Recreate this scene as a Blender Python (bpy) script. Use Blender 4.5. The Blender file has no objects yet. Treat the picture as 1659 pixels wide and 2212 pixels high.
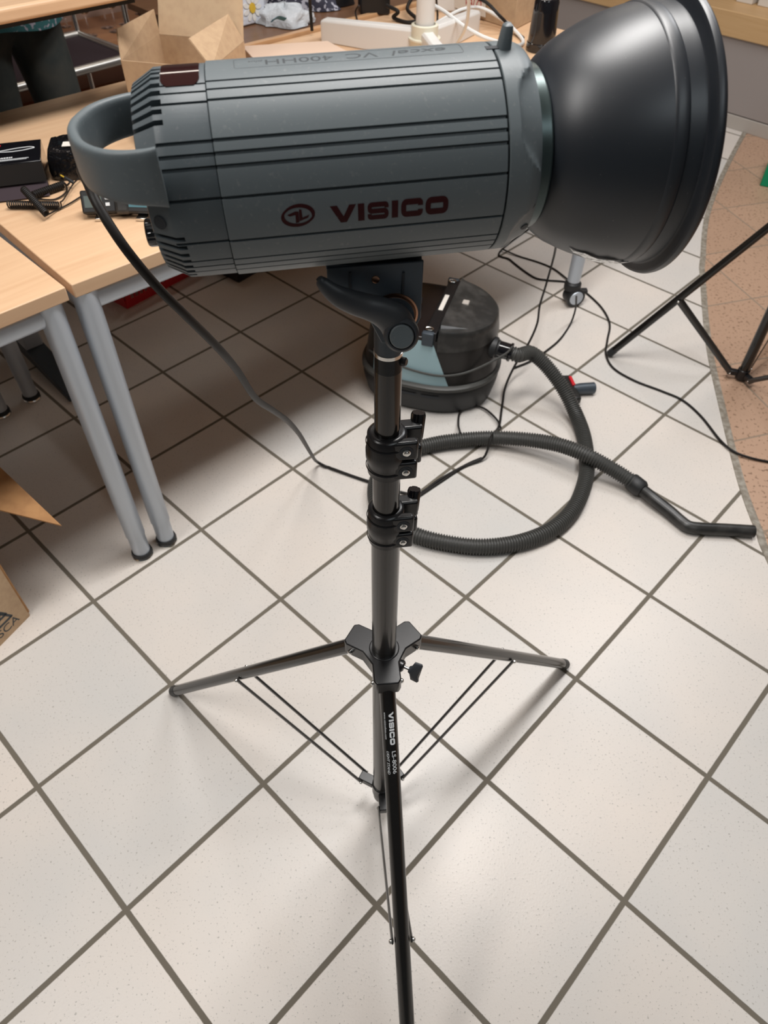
import bpy, bmesh, math, random
from mathutils import Vector, Matrix
random.seed(7)
PI = math.pi
scn = bpy.context.scene
COL = scn.collection

# ------------------------------------------------------------------ camera
F_PX, CX, CY = 1569.2, 829.5, 1106.0
CAM = Vector((-0.00396, -0.35190, 1.45931))
def rmat(rx, rz, rr):
    return Matrix.Rotation(rz, 3, 'Z') @ Matrix.Rotation(rx, 3, 'X') @ Matrix.Rotation(rr, 3, 'Z')
RC = rmat(math.radians(42.02), math.radians(-1.51), math.radians(0.63))
cam_d = bpy.data.cameras.new('camera')
cam_d.sensor_fit = 'VERTICAL'; cam_d.sensor_height = 36.0
cam_d.lens = F_PX * 36.0 / 2212.0
cam_d.clip_start = 0.02; cam_d.clip_end = 60
cam_d.dof.use_dof = True; cam_d.dof.focus_distance = 0.78; cam_d.dof.aperture_fstop = 11.0
cam = bpy.data.objects.new('camera', cam_d); COL.objects.link(cam)
cam.matrix_world = Matrix.Translation(CAM) @ RC.to_4x4()
scn.camera = cam

# ------------------------------------------------------------------ light
scn.view_settings.view_transform = 'Standard'
scn.view_settings.look = 'None'
scn.view_settings.exposure = 0.0
scn.view_settings.gamma = 1.0
w = bpy.data.worlds.new('world'); scn.world = w; w.use_nodes = True
w.node_tree.nodes['Background'].inputs[0].default_value = (0.93, 0.97, 1.0, 1)
w.node_tree.nodes['Background'].inputs[1].default_value = 0.07
def area(name, loc, target, sx, sy, power, col, spin=0):
    l = bpy.data.lights.new(name, 'AREA'); l.shape = 'RECTANGLE'; l.size = sx; l.size_y = sy
    l.energy = power; l.color = col
    o = bpy.data.objects.new(name, l); COL.objects.link(o); o.location = loc
    d = Vector(target) - Vector(loc)
    o.rotation_euler = (d.to_track_quat('-Z', 'Y').to_matrix() @ Matrix.Rotation(spin, 3, 'Z')).to_euler()
    return o
WARM = (1.0, 0.90, 0.80); COOL = (0.80, 0.93, 1.0)
SP = math.radians(41.5)
for lx, ly, pw_, cl in ((0.20, 0.98, 50, (1, .975, .95)), (-1.25, -0.25, 27, (1, .97, .94)), (1.60, 2.15, 34, (.97, .98, 1.0))):
    area('ceiling_or_fill_lamp', (lx, ly, 2.80), (lx, ly, 0), 1.25, 0.45, pw_, cl, SP)
for lx, ly, pw_ in ((-0.7, 3.3, 7), (0.8, 4.3, 10)):
    area('ceiling_or_fill_lamp', (lx, ly, 2.80), (lx, ly, 0), 1.25, 0.3, pw_, WARM, SP)
area('ceiling_or_fill_lamp', (0.9, -1.1, 2.80), (0.9, -1.1, 0), 1.25, 0.45, 8, (.86, .95, 1.0), SP)  # added cool front fill for the flash side, no known fixture

# ------------------------------------------------------------------ helpers
def ray(x, y):
    return RC @ Vector(((x - CX) / F_PX, -(y - CY) / F_PX, -1.0))
def at(x, y, z=0.0):
    """place seen at (x, y) on the horizontal level z"""
    d = ray(x, y); return CAM + d * ((z - CAM.z) / d.z)
def ony(x, y, Y):
    d = ray(x, y); return CAM + d * ((Y - CAM.y) / d.y)
def atd(x, y, dep):
    return CAM + ray(x, y) * dep

def mat(name, col, rough=0.5, metal=0.0, spec=0.5, coat=0.0, trans=0.0, noise=None, bump=None, ior=1.45, alpha=1.0, sheen=0):
    m = bpy.data.materials.new(name); m.use_nodes = True
    nt = m.node_tree; b = nt.nodes['Principled BSDF']
    b.inputs['Base Color'].default_value = (*col, 1)
    b.inputs['Roughness'].default_value = rough; b.inputs['Metallic'].default_value = metal
    b.inputs['Specular IOR Level'].default_value = spec
    b.inputs['Coat Weight'].default_value = coat; b.inputs['Coat Roughness'].default_value = 0.08
    b.inputs['Transmission Weight'].default_value = trans; b.inputs['IOR'].default_value = ior
    b.inputs['Alpha'].default_value = alpha
    tc = nt.nodes.new('ShaderNodeTexCoord')
    if noise:                                    # (scale, second colour, low, high, detail)
        n = nt.nodes.new('ShaderNodeTexNoise'); n.inputs['Scale'].default_value = noise[0]
        n.inputs['Detail'].default_value = noise[4] if len(noise) > 4 else 4
        r = nt.nodes.new('ShaderNodeMapRange'); r.inputs['From Min'].default_value = noise[2]; r.inputs['From Max'].default_value = noise[3]
        mx = nt.nodes.new('ShaderNodeMix'); mx.data_type = 'RGBA'
        mx.inputs[6].default_value = (*col, 1); mx.inputs[7].default_value = (*noise[1], 1)
        nt.links.new(tc.outputs['Object'], n.inputs['Vector']); nt.links.new(n.outputs['Fac'], r.inputs['Value'])
        nt.links.new(r.outputs['Result'], mx.inputs[0]); nt.links.new(mx.outputs[2], b.inputs['Base Color'])
    if bump:
        n = nt.nodes.new('ShaderNodeTexNoise'); n.inputs['Scale'].default_value = bump[0]; n.inputs['Detail'].default_value = 3
        bp = nt.nodes.new('ShaderNodeBump'); bp.inputs['Strength'].default_value = bump[1]; bp.inputs['Distance'].default_value = bump[2]
        nt.links.new(tc.outputs['Object'], n.inputs['Vector']); nt.links.new(n.outputs['Fac'], bp.inputs['Height'])
        nt.links.new(bp.outputs['Normal'], b.inputs['Normal'])
    return m

def wood(name, c1, c2, ang, rough=0.35, sc=1.0):
    m = bpy.data.materials.new(name); m.use_nodes = True; nt = m.node_tree; b = nt.nodes['Principled BSDF']
    tc = nt.nodes.new('ShaderNodeTexCoord'); mp = nt.nodes.new('ShaderNodeMapping')
    mp0 = nt.nodes.new('ShaderNodeMapping'); mp0.inputs['Rotation'].default_value = (0, 0, -ang)
    mp.inputs['Scale'].default_value = (1.6 * sc, 26 * sc, 26 * sc)
    n = nt.nodes.new('ShaderNodeTexNoise'); n.inputs['Scale'].default_value = 2.2; n.inputs['Detail'].default_value = 7; n.inputs['Distortion'].default_value = 0.6
    r = nt.nodes.new('ShaderNodeMapRange'); r.inputs['From Min'].default_value = .3; r.inputs['From Max'].default_value = .7
    mx = nt.nodes.new('ShaderNodeMix'); mx.data_type = 'RGBA'; mx.inputs[6].default_value = (*c1, 1); mx.inputs[7].default_value = (*c2, 1)
    L = nt.links.new
    L(tc.outputs['Object'], mp0.inputs['Vector']); L(mp0.outputs[0], mp.inputs['Vector']); L(mp.outputs[0], n.inputs['Vector'])
    L(n.outputs['Fac'], r.inputs['Value']); L(r.outputs[0], mx.inputs[0]); L(mx.outputs[2], b.inputs['Base Color'])
    b.inputs['Roughness'].default_value = rough
    return m

class MB:
    def __init__(s): s.v = []; s.f = []
    def add(s, vs, fs):
        o = len(s.v); s.v += [Vector(v) for v in vs]; s.f += [tuple(i + o for i in f) for f in fs]; return s
    def box(s, c, size, R=None):
        hx, hy, hz = [k / 2 for k in size]; R = R or Matrix.Identity(3); c = Vector(c)
        vs = [c + R @ Vector((x * hx, y * hy, z * hz)) for x in (-1, 1) for y in (-1, 1) for z in (-1, 1)]
        return s.add(vs, [(0, 1, 3, 2), (4, 6, 7, 5), (0, 4, 5, 1), (2, 3, 7, 6), (0, 2, 6, 4), (1, 5, 7, 3)])
    def loft(s, rings, cap=True, closed=True):
        n = len(rings[0]); vs = [v for r in rings for v in r]; fs = []
        for i in range(len(rings) - 1):
            for j in range(n if closed else n - 1):
                k = (j + 1) % n; fs.append((i * n + j, i * n + k, (i + 1) * n + k, (i + 1) * n + j))
        if cap: fs.append(tuple(range(n))[::-1]); fs.append(tuple(range((len(rings) - 1) * n, len(rings) * n)))
        return s.add(vs, fs)
    def lathe(s, prof, o=(0, 0, 0), axis=(0, 0, 1), n=48, cap=True):
        o = Vector(o); a = Vector(axis).normalized(); t = a.orthogonal().normalized(); b = a.cross(t)
        return s.loft([[o + a * h + (t * math.cos(2 * PI * k / n) + b * math.sin(2 * PI * k / n)) * max(r, 1e-5) for k in range(n)] for h, r in prof], cap)
    def cyl(s, p0, p1, r0, r1=None, n=24, cap=True):
        p0 = Vector(p0); p1 = Vector(p1); d = p1 - p0
        return s.lathe([(0, r0), (d.length, r0 if r1 is None else r1)], p0, d, n, cap)
    def tube(s, path, r, n=10, cap=True, flat=None):
        path = [Vector(p) for p in path]; m = len(path); rings = []; up = None
        for i, p in enumerate(path):
            t = (path[min(i + 1, m - 1)] - path[max(i - 1, 0)]).normalized()
            if up is None: up = t.orthogonal().normalized() if flat is None else Vector(flat)
            up = (up - t * up.dot(t)).normalized(); bb = t.cross(up)
            rr = r[i] if isinstance(r, (list, tuple)) else r
            ra, rb = rr if isinstance(rr, (list, tuple)) else (rr, rr)
            rings.append([p + up * (math.cos(2 * PI * k / n) * ra) + bb * (math.sin(2 * PI * k / n) * rb) for k in range(n)])
        return s.loft(rings, cap)
    def prism(s, poly, h, fr=None):
        """poly in 2D, extruded by h along the third axis of frame fr(x, y, z) -> point"""
        fr = fr or (lambda x, y, z: (x, y, z)); n = len(poly)
        return s.loft([[Vector(fr(x, y, 0)) for x, y in poly], [Vector(fr(x, y, h)) for x, y in poly]])
    def slab(s, pts, th):
        """solid sheet through the given corner points, th thick"""
        pts = [Vector(p) for p in pts]; nn = (pts[1] - pts[0]).cross(pts[2] - pts[0]).normalized()
        return s.loft([[p - nn * th / 2 for p in pts], [p + nn * th / 2 for p in pts]])
    def sphere(s, c, r, n=16, sc=(1, 1, 1)):
        c = Vector(c); rings = []
        for i in range(n // 2 + 1):
            a = PI * i / (n // 2); rings.append([c + Vector((max(math.sin(a), 1e-3) * math.cos(2 * PI * k / n) * r * sc[0], max(math.sin(a), 1e-3) * math.sin(2 * PI * k / n) * r * sc[1], -math.cos(a) * r * sc[2])) for k in range(n)])
        return s.loft(rings)
    def grid(s, P):
        m, n = len(P), len(P[0]); return s.add([v for r in P for v in r], [(i * n + j, i * n + j + 1, (i + 1) * n + j + 1, (i + 1) * n + j) for i in range(m - 1) for j in range(n - 1)])

def build(name, mb, m, parent=None, bevel=0.0, seg=2, world=True, smooth=35, mods=None):
    me = bpy.data.meshes.new(name)
    off = Vector((0, 0, 0))
    if parent is not None and world:
        off = parent.matrix_world_pos
    me.from_pydata([tuple(v - off) for v in mb.v], [], mb.f)
    bm = bmesh.new(); bm.from_mesh(me)
    bmesh.ops.recalc_face_normals(bm, faces=bm.faces)
    if smooth:
        for f in bm.faces: f.smooth = True
        lim = math.radians(smooth)
        for e in bm.edges:
            if len(e.link_faces) == 2 and e.calc_face_angle(0) > lim: e.smooth = False
    bm.to_mesh(me); bm.free()
    me.materials.append(m)
    o = bpy.data.objects.new(name, me); COL.objects.link(o)
    if parent is not None: o.parent = parent.ob
    if bevel:
        bv = o.modifiers.new('bevel', 'BEVEL'); bv.width = bevel; bv.segments = seg; bv.limit_method = 'ANGLE'; bv.angle_limit = math.radians(40)
    return o

class Root:
    def __init__(s, ob, pos): s.ob = ob; s.matrix_world_pos = Vector(pos)
def tag(o, label=None, cat=None, group=None, kind=None):
    if isinstance(o, Root): o = o.ob
    if label: o['label'] = label
    if cat: o['category'] = cat
    if group: o['group'] = group
    if kind: o['kind'] = kind
    return o
def thing(name, label, cat, loc, group=None):
    o = bpy.data.objects.new(name, None); COL.objects.link(o); o.location = loc; o.empty_display_size = 0.03
    tag(o, label, cat, group); return Root(o, loc)
def sub(o, parent):         # wrap a part so that it can carry sub-parts
    return Root(o, parent.matrix_world_pos)
def single(name, mb, m, label, cat, loc, group=None, **k):
    r = Root(None, loc); me_o = None
    mb.v = [v - Vector(loc) for v in mb.v]
    o = build(name, mb, m, None, **k); o.location = loc
    return tag(o, label, cat, group)
def struct(name, mb, m, **k):
    o = build(name, mb, m, None, **k); o['kind'] = 'structure'; return o

def curve(pts, step=None, n=12):
    pts = [Vector(p) for p in pts]; P = [pts[0] * 2 - pts[1]] + pts + [pts[-1] * 2 - pts[-2]]; out = []
    for i in range(1, len(P) - 2):
        p0, p1, p2, p3 = P[i - 1:i + 3]
        for k in range(n):
            t = k / n
            out.append(0.5 * ((2 * p1) + (p2 - p0) * t + (2 * p0 - 5 * p1 + 4 * p2 - p3) * t * t + (3 * p1 - p0 - 3 * p2 + p3) * t ** 3))
    out.append(pts[-1])
    if step:
        L = [0]
        for a, b in zip(out, out[1:]): L.append(L[-1] + (b - a).length)
        m = max(2, int(L[-1] / step)); res = []; j = 0
        for k in range(m + 1):
            d = L[-1] * k / m
            while j < len(L) - 2 and L[j + 1] < d: j += 1
            u = (d - L[j]) / max(L[j + 1] - L[j], 1e-9); res.append(out[j].lerp(out[j + 1], min(u, 1)))
        return res
    return out
def ribbed(path, r, depth, pitch, n=20):
    P = curve(path, step=pitch / 4); mb = MB(); rr = [r - (depth if i % 4 in (2, 3) else 0) for i in range(len(P))]
    return mb.tube(P, rr, n)

# text and letters, laid onto a surface by a function f(x, y) -> point, g(x, y) -> point a hair below
def text_polys(s, size=1.0, sx=1.0, shear=0.0, bold=0.0):
    cu = bpy.data.curves.new('t', 'FONT'); cu.body = s; cu.size = size; cu.shear = shear; cu.offset = bold; cu.resolution_u = 4
    o = bpy.data.objects.new('t', cu); COL.objects.link(o); bpy.context.view_layer.update()
    dg = bpy.context.evaluated_depsgraph_get(); me = o.evaluated_get(dg).to_mesh()
    vs = [(v.co.x * sx, v.co.y) for v in me.vertices]; fs = [tuple(p.vertices) for p in me.polygons]
    o.evaluated_get(dg).to_mesh_clear(); bpy.data.objects.remove(o); bpy.data.curves.remove(cu)
    return vs, fs
def fillet(pts, r, closed=False, k=5):
    out = []; n = len(pts)
    for i in range(n):
        p = Vector(pts[i])
        if not closed and i in (0, n - 1): out.append(p); continue
        a = Vector(pts[(i - 1) % n]) - p; b = Vector(pts[(i + 1) % n]) - p
        rr = min(r, a.length * .49, b.length * .49); a.normalize(); b.normalize()
        for j in range(k + 1):
            t = j / k; out.append((p + a * rr) * (1 - t) ** 2 + p * 2 * t * (1 - t) + (p + b * rr) * t * t)
    return out
def stroke(pts, wd, closed=False, r=.2):
    P = fillet([Vector(p) for p in pts], r, closed); n = len(P); A = []; B = []
    for i in range(n):
        a = P[(i - 1) % n] if (closed or i) else P[i]; b = P[(i + 1) % n] if (closed or i < n - 1) else P[i]
        t = (b - a).normalized(); nn = Vector((-t.y, t.x)); A.append(P[i] + nn * wd / 2); B.append(P[i] - nn * wd / 2)
    vs = [tuple(p) for p in A + B]; m = n if closed else n - 1
    return vs, [(i, (i + 1) % n, n + (i + 1) % n, n + i) for i in range(m)]
def logo_word():
    """wide bold capitals V I S I C O, height 1"""
    vs, fs = [], []
    def put(v, f, dx):
        o = len(vs); vs.extend((x + dx, y) for x, y in v); fs.extend(tuple(i + o for i in q) for q in f)
    k = 8; V = []
    L = [((0, 1), (.72, 0), (.42, 1)), ]
    v = [(0, 1), (.46, 1), (.68, 0), (.88, .36), (1.08, 0), (1.24, 1), (1.70, 1)]
    put([(0, 1), (.46, 1), (.86, .36), (.66, 0), (1.06, 0), (1.26, 1), (1.70, 1)], [(0, 1, 2, 3), (3, 2, 4), (4, 2, 5, 6)], 0)
    put([(0, 0), (.42, 0), (.42, 1), (0, 1)], [(0, 1, 2, 3)], 1.82)
    W = 1.46; put(*stroke([(W - .17, .66), (W - .17, .87), (.17, .87), (.17, .5), (W - .17, .5), (W - .17, .13), (.17, .13), (.17, .34)], .27, False, .16), 2.42)
    put([(0, 0), (.42, 0), (.42, 1), (0, 1)], [(0, 1, 2, 3)], 4.06)
    W = 1.48; put(*stroke([(W - .17, .62), (W - .17, .86), (.19, .86), (.19, .14), (W - .17, .14), (W - .17, .38)], .33, False, .22), 4.66)
    W = 1.56; put(*stroke([(.19, .84), (W - .19, .84), (W - .19, .16), (.19, .16)], .35, True, .24), 6.30)
    return vs, fs        # total width 7.86
def decal(vf, fn, th=0.0004, cut=None):
    """solid raised print: vf flat polygons mapped by fn(x, y, lift)"""
    vs, fs = vf
    bm = bmesh.new(); bv = [bm.verts.new((x, y, 0)) for x, y in vs]
    for f in fs:
        try: bm.faces.new([bv[i] for i in f])
        except ValueError: pass
    if cut:
        ys = [v[1] for v in vs]; y = min(ys) + cut
        while y < max(ys):
            bmesh.ops.bisect_plane(bm, geom=bm.verts[:] + bm.edges[:] + bm.faces[:], plane_co=(0, y, 0), plane_no=(0, 1, 0)); y += cut
    bm.verts.ensure_lookup_table(); bm.verts.index_update()
    top = [fn(v.co.x, v.co.y, th) for v in bm.verts]; F = [tuple(v.index for v in f.verts) for f in bm.faces]
    bot = [fn(v.co.x, v.co.y, -th * .5) for v in bm.verts]; n = len(top)
    side = []
    for e in bm.edges:
        if len(e.link_faces) == 1: a, b = e.verts[0].index, e.verts[1].index; side.append((a, b, b + n, a + n))
    bm.free()
    return MB().add(top + bot, F + [tuple(i + n for i in f[::-1]) for f in F] + side)

# ------------------------------------------------------------------ materials
M = {}
M['body'] = mat('grey_plastic', (.110, .132, .142), .46, noise=(320, (.16, .175, .18), .62, .80, 2), bump=(900, .06, .0005))
M['body_dark'] = mat('dark_grey_plastic', (.078, .096, .106), .46, noise=(320, (.13, .14, .15), .64, .80, 2), bump=(900, .06, .0005))
M['groove'] = mat('groove_black', (.02, .024, .03), .6)
M['reflector'] = mat('satin_black_metal', (.011, .015, .021), .40, spec=.8, bump=(1200, .05, .0004), noise=(500, (.10, .10, .10), .74, .82, 2))
M['silver_in'] = mat('silver_lining', (.75, .75, .74), .25, metal=1)
M['ring'] = mat('mount_ring', (.06, .085, .085), .30, metal=.5)
M['tube'] = mat('gloss_black_metal', (.010, .009, .008), .14, spec=.7)
M['tube2'] = mat('black_anodised', (.030, .028, .026), .22, spec=.8)
M['cast'] = mat('black_cast_plastic', (.012, .012, .013), .27, spec=.5, bump=(1500, .10, .0004))
M['rub'] = mat('rubber_black', (.018, .019, .020), .48)
M['lever'] = mat('dark_grey_rubber', (.038, .042, .048), .45, bump=(700, .08, .0004))
M['bracket'] = mat('bracket_metal', (.055, .072, .090), .42, metal=.2, noise=(90, (.055, .065, .078), .45, .7))
M['chrome'] = mat('chrome', (.72, .72, .70), .18, metal=1)
M['copper'] = mat('copper', (.55, .30, .19), .25, metal=1)
M['print'] = mat('maroon_print', (.034, .005, .006), .6, spec=.15, noise=(900, (.14, .12, .12), .72, .78, 2))
M['print_dk'] = mat('dark_print', (.035, .042, .048), .5)
M['white_print'] = mat('white_print', (.75, .78, .80), .5)
M['display'] = mat('maroon_window', (.022, .006, .007), .04, coat=.3, spec=.6)
M['silver'] = mat('silver_powder', (.52, .57, .63), .38, metal=.35)
M['wood'] = wood('beech_laminate', (.74, .50, .31), (.66, .42, .25), math.radians(41))
M['woodL'] = wood('beech_laminate_left', (.74, .50, .31), (.66, .42, .25), math.radians(45))
M['lit_edge'] = wood('lit_edge_beech', (.62, .37, .19), (.56, .32, .16), math.radians(41))
M['shelfwood'] = wood('cabinet_wood', (.50, .25, .12), (.42, .20, .10), math.radians(44))
M['dkwood'] = wood('brown_sideboard', (.17, .085, .045), (.13, .065, .032), math.radians(41))
M['pine'] = wood('pine_band', (.64, .42, .21), (.58, .36, .17), math.radians(-46), .5)
M['card'] = mat('cardboard', (.52, .36, .22), .8, noise=(60, (.46, .31, .19), .4, .7), bump=(160, .12, .001))
M['card_in'] = mat('cardboard_inside', (.60, .44, .28), .8, noise=(60, (.55, .39, .25), .4, .7))
M['card_or'] = mat('cardboard_brown', (.42, .22, .09), .8, noise=(40, (.34, .17, .07), .4, .7))
M['card_pale'] = mat('cardboard_pale', (.70, .52, .40), .75)
M['greypanel'] = mat('grey_lilac_panel', (.34, .30, .285), .6, bump=(300, .05, .0005))
M['plinth'] = mat('plinth_grey', (.46, .42, .38), .55)
M['white'] = mat('white_plastic', (.72, .70, .67), .35)
M['cream'] = mat('cream_plastic', (.72, .69, .56), .35)
M['black'] = mat('black_plastic', (.010, .010, .011), .3)
M['blackgloss'] = mat('black_gloss', (.006, .006, .008), .10, coat=.6)
M['cable'] = mat('black_cable', (.012, .010, .009), .5, spec=.35)
M['wcable'] = mat('white_cable', (.78, .78, .76), .35)
M['vac'] = mat('vacuum_black', (.022, .022, .021), .34, noise=(22, (.055, .053, .050), .45, .7), bump=(1200, .05, .0004))
M['vacside'] = mat('vacuum_side', (.018, .016, .015), .28)
M['vacblue'] = mat('vacuum_blue', (.36, .53, .58), .38)
M['hose'] = mat('hose_black', (.062, .062, .058), .45)
M['red'] = mat('red_plastic', (.62, .02, .03), .35)
M['green'] = mat('green_plastic', (.0, .28, .13), .4)
M['lcd'] = mat('lcd', (.10, .13, .125), .3)
M['lcdblue'] = mat('lcd_blue', (.10, .22, .26), .15)
M['glass'] = mat('glass', (1, 1, 1), .03, trans=1, ior=1.25, spec=1.0, coat=1)
M['denim'] = mat('dark_trousers', (.030, .036, .034), .85, noise=(9, (.065, .062, .052), .42, .7))
M['floral'] = mat('teal_floral', (.018, .085, .090), .8, noise=(75, (.26, .24, .28), .56, .62, 1))
M['skin'] = mat('skin', (.58, .36, .26), .5)
M['hair'] = mat('hair', (.06, .035, .02), .6)
M['mat'] = mat('tray_mat', (.035, .022, .028), .8)
M['baginner'] = mat('clear_plastic_bag', (.62, .66, .70), .25, bump=(45, .8, .012), alpha=.75)
M['whitebag'] = mat('white_bag', (.62, .64, .70), .35, bump=(22, .6, .01))
M['yellow'] = mat('yellow', (.65, .42, .04), .5)
M['tealpl'] = mat('teal_plastic', (.02, .14, .22), .4)
M['mesh'] = mat('dark_patterned_cloth', (.03, .03, .05), .7, noise=(60, (.42, .42, .48), .54, .58, 2))
M['ivory'] = mat('ivory_paper', (.74, .70, .64), .6)
M['wall'] = mat('painted_wall', (.30, .26, .23), .8)
M['ceil'] = mat('ceiling_white', (.45, .44, .43), .8)

def floor_material(name, T, ang, ox, oy, base, vary, grout, gw, speck, speck_col, sc, rough):
    m = bpy.data.materials.new(name); m.use_nodes = True; nt = m.node_tree; L = nt.links.new; b = nt.nodes['Principled BSDF']
    N = lambda t: nt.nodes.new(t)
    def math_(op, a, bb=None, c=None):
        n = N('ShaderNodeMath'); n.operation = op
        for i, x in enumerate((a, bb, c)):
            if x is None: continue
            if isinstance(x, (int, float)): n.inputs[i].default_value = x
            else: L(x, n.inputs[i])
        return n.outputs[0]
    tc = N('ShaderNodeTexCoord'); mp = N('ShaderNodeMapping'); mp.vector_type = 'TEXTURE'
    mp.inputs['Rotation'].default_value = (0, 0, ang); mp.inputs['Location'].default_value = (ox, oy, 0); mp.inputs['Scale'].default_value = (T, T, 1)
    L(tc.outputs['Object'], mp.inputs['Vector']); sp = N('ShaderNodeSeparateXYZ'); L(mp.outputs[0], sp.inputs[0])
    ax = math_('ABSOLUTE', math_('SUBTRACT', math_('FRACT', math_('ADD', sp.outputs[0], .5)), .5))
    ay = math_('ABSOLUTE', math_('SUBTRACT', math_('FRACT', math_('ADD', sp.outputs[1], .5)), .5))
    # slightly uneven joint
    nz = N('ShaderNodeTexNoise'); nz.inputs['Scale'].default_value = 40; L(tc.outputs['Object'], nz.inputs['Vector'])
    d = math_('ADD', math_('MINIMUM', ax, ay), math_('MULTIPLY', math_('SUBTRACT', nz.outputs['Fac'], .5), .003))
    g = N('ShaderNodeMapRange'); L(d, g.inputs['Value']); g.inputs['From Min'].default_value = gw / 2 / T; g.inputs['From Max'].default_value = gw / 2 / T + .0035
    cm = N('ShaderNodeCombineXYZ'); L(math_('FLOOR', sp.outputs[0]), cm.inputs[0]); L(math_('FLOOR', sp.outputs[1]), cm.inputs[1])
    wn = N('ShaderNodeTexWhiteNoise'); L(cm.outputs[0], wn.inputs['Vector'])
    cl = N('ShaderNodeTexNoise'); cl.inputs['Scale'].default_value = 4.0; cl.inputs['Detail'].default_value = 5; L(tc.outputs['Object'], cl.inputs['Vector'])
    f1 = math_('ADD', math_('MULTIPLY', wn.outputs['Value'], .35), math_('MULTIPLY', cl.outputs['Fac'], .65))
    mr = N('ShaderNodeMapRange'); mr.inputs['From Min'].default_value = .25; mr.inputs['From Max'].default_value = .75; L(f1, mr.inputs['Value'])
    mx = N('ShaderNodeMix'); mx.data_type = 'RGBA'; mx.inputs[6].default_value = (*base, 1); mx.inputs[7].default_value = (*vary, 1); L(mr.outputs[0], mx.inputs[0])
    sn = N('ShaderNodeTexNoise'); sn.inputs['Scale'].default_value = sc; sn.inputs['Detail'].default_value = 2; L(tc.outputs['Object'], sn.inputs['Vector'])
    sr = N('ShaderNodeMapRange'); sr.inputs['From Min'].default_value = speck; sr.inputs['From Max'].default_value = speck + .06; L(sn.outputs['Fac'], sr.inputs['Value'])
    m2 = N('ShaderNodeMix'); m2.data_type = 'RGBA'; L(math_('MULTIPLY', sr.outputs[0], .8), m2.inputs[0]); L(mx.outputs[2], m2.inputs[6]); m2.inputs[7].default_value = (*speck_col, 1)
    m3 = N('ShaderNodeMix'); m3.data_type = 'RGBA'; L(g.outputs[0], m3.inputs[0]); m3.inputs[6].default_value = (*grout, 1); L(m2.outputs[2], m3.inputs[7])
    L(m3.outputs[2], b.inputs['Base Color'])
    rr = N('ShaderNodeMapRange'); L(g.outputs[0], rr.inputs['Value']); rr.inputs['To Min'].default_value = .85; rr.inputs['To Max'].default_value = rough; L(rr.outputs[0], b.inputs['Roughness'])
    bp = N('ShaderNodeBump'); bp.inputs['Distance'].default_value = .0015; bp.inputs['Strength'].default_value = .6; L(g.outputs[0], bp.inputs['Height'])
    bp2 = N('ShaderNodeBump'); bp2.inputs['Distance'].default_value = .0006; bp2.inputs['Strength'].default_value = .35; L(sn.outputs['Fac'], bp2.inputs['Height']); L(bp.outputs[0], bp2.inputs['Normal'])
    L(bp2.outputs[0], b.inputs['Normal'])
    return m
M['floor'] = floor_material('cream_floor_tiles', .32, PI / 4, 0, 0, (.735, .67, .608), (.615, .60, .575), (.155, .135, .105), .0088, .640, (.36, .34, .31), 230, .36)
M['floor2'] = floor_material('terracotta_floor_tiles', .330, math.radians(15.3), .1694, .3015, (.50, .325, .225), (.44, .285, .195), (.29, .22, .16), .005, .60, (.16, .09, .05), 95, .45)
M['strip'] = mat('joint_strip', (.22, .19, .15), .5, noise=(60, (.36, .33, .28), .4, .65))

# ------------------------------------------------------------------ the room
border = [(3.2, 5.4), (2.55, 4.6), (1.93, 3.56), (1.505, 2.776), (1.319, 2.297), (1.275, 2.158), (1.162, 1.735), (1.095, 1.39), (1.041, 1.067), (1.024, .878), (1.018, .8), (1.02, .5), (1.05, 0), (1.13, -.6), (1.45, -1.8), (2.0, -3.0)]
bc = curve([(x, y, 0) for x, y in border], n=8)
pL = [(p.x, p.y) for p in bc]
struct('floor', MB().prism([(-3.4, -3.2), (2.0, -3.2)] + pL[::-1] + [(3.2, 5.6), (-3.4, 5.6)], -.02), M['floor'], smooth=0)
struct('floor', MB().prism(pL + [(2.0, -3.2), (4.4, -3.2), (4.4, 5.6), (3.2, 5.6)], -.02), M['floor2'], smooth=0)
sm = MB(); rings = []
for i, p in enumerate(bc):
    t = (bc[min(i + 1, len(bc) - 1)] - bc[max(i - 1, 0)]).normalized(); n_ = Vector((-t.y, t.x, 0))
    rings.append([p - n_ * .0115 + Vector((0, 0, -.002)), p - n_ * .010 + Vector((0, 0, .0025)), p + n_ * .0100 + Vector((0, 0, .0025)), p + n_ * .0115 + Vector((0, 0, -.002))])
struct('trim_1', sm.loft(rings), M['strip'])
struct('ceiling', MB().box((.5, 1.2, 2.93), (7.8, 8.8, .1)), M['ceil'], smooth=0)
struct('wall_back', MB().box((.5, 5.55, 1.45), (7.8, .1, 2.9)), M['wall'], smooth=0)
struct('wall_right', MB().box((4.4, 1.2, 1.45), (.1, 8.8, 2.9)), M['wall'], smooth=0)
struct('wall_left', MB().box((-3.4, 1.2, 1.45), (.1, 8.8, 2.9)), M['wall'], smooth=0)

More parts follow.
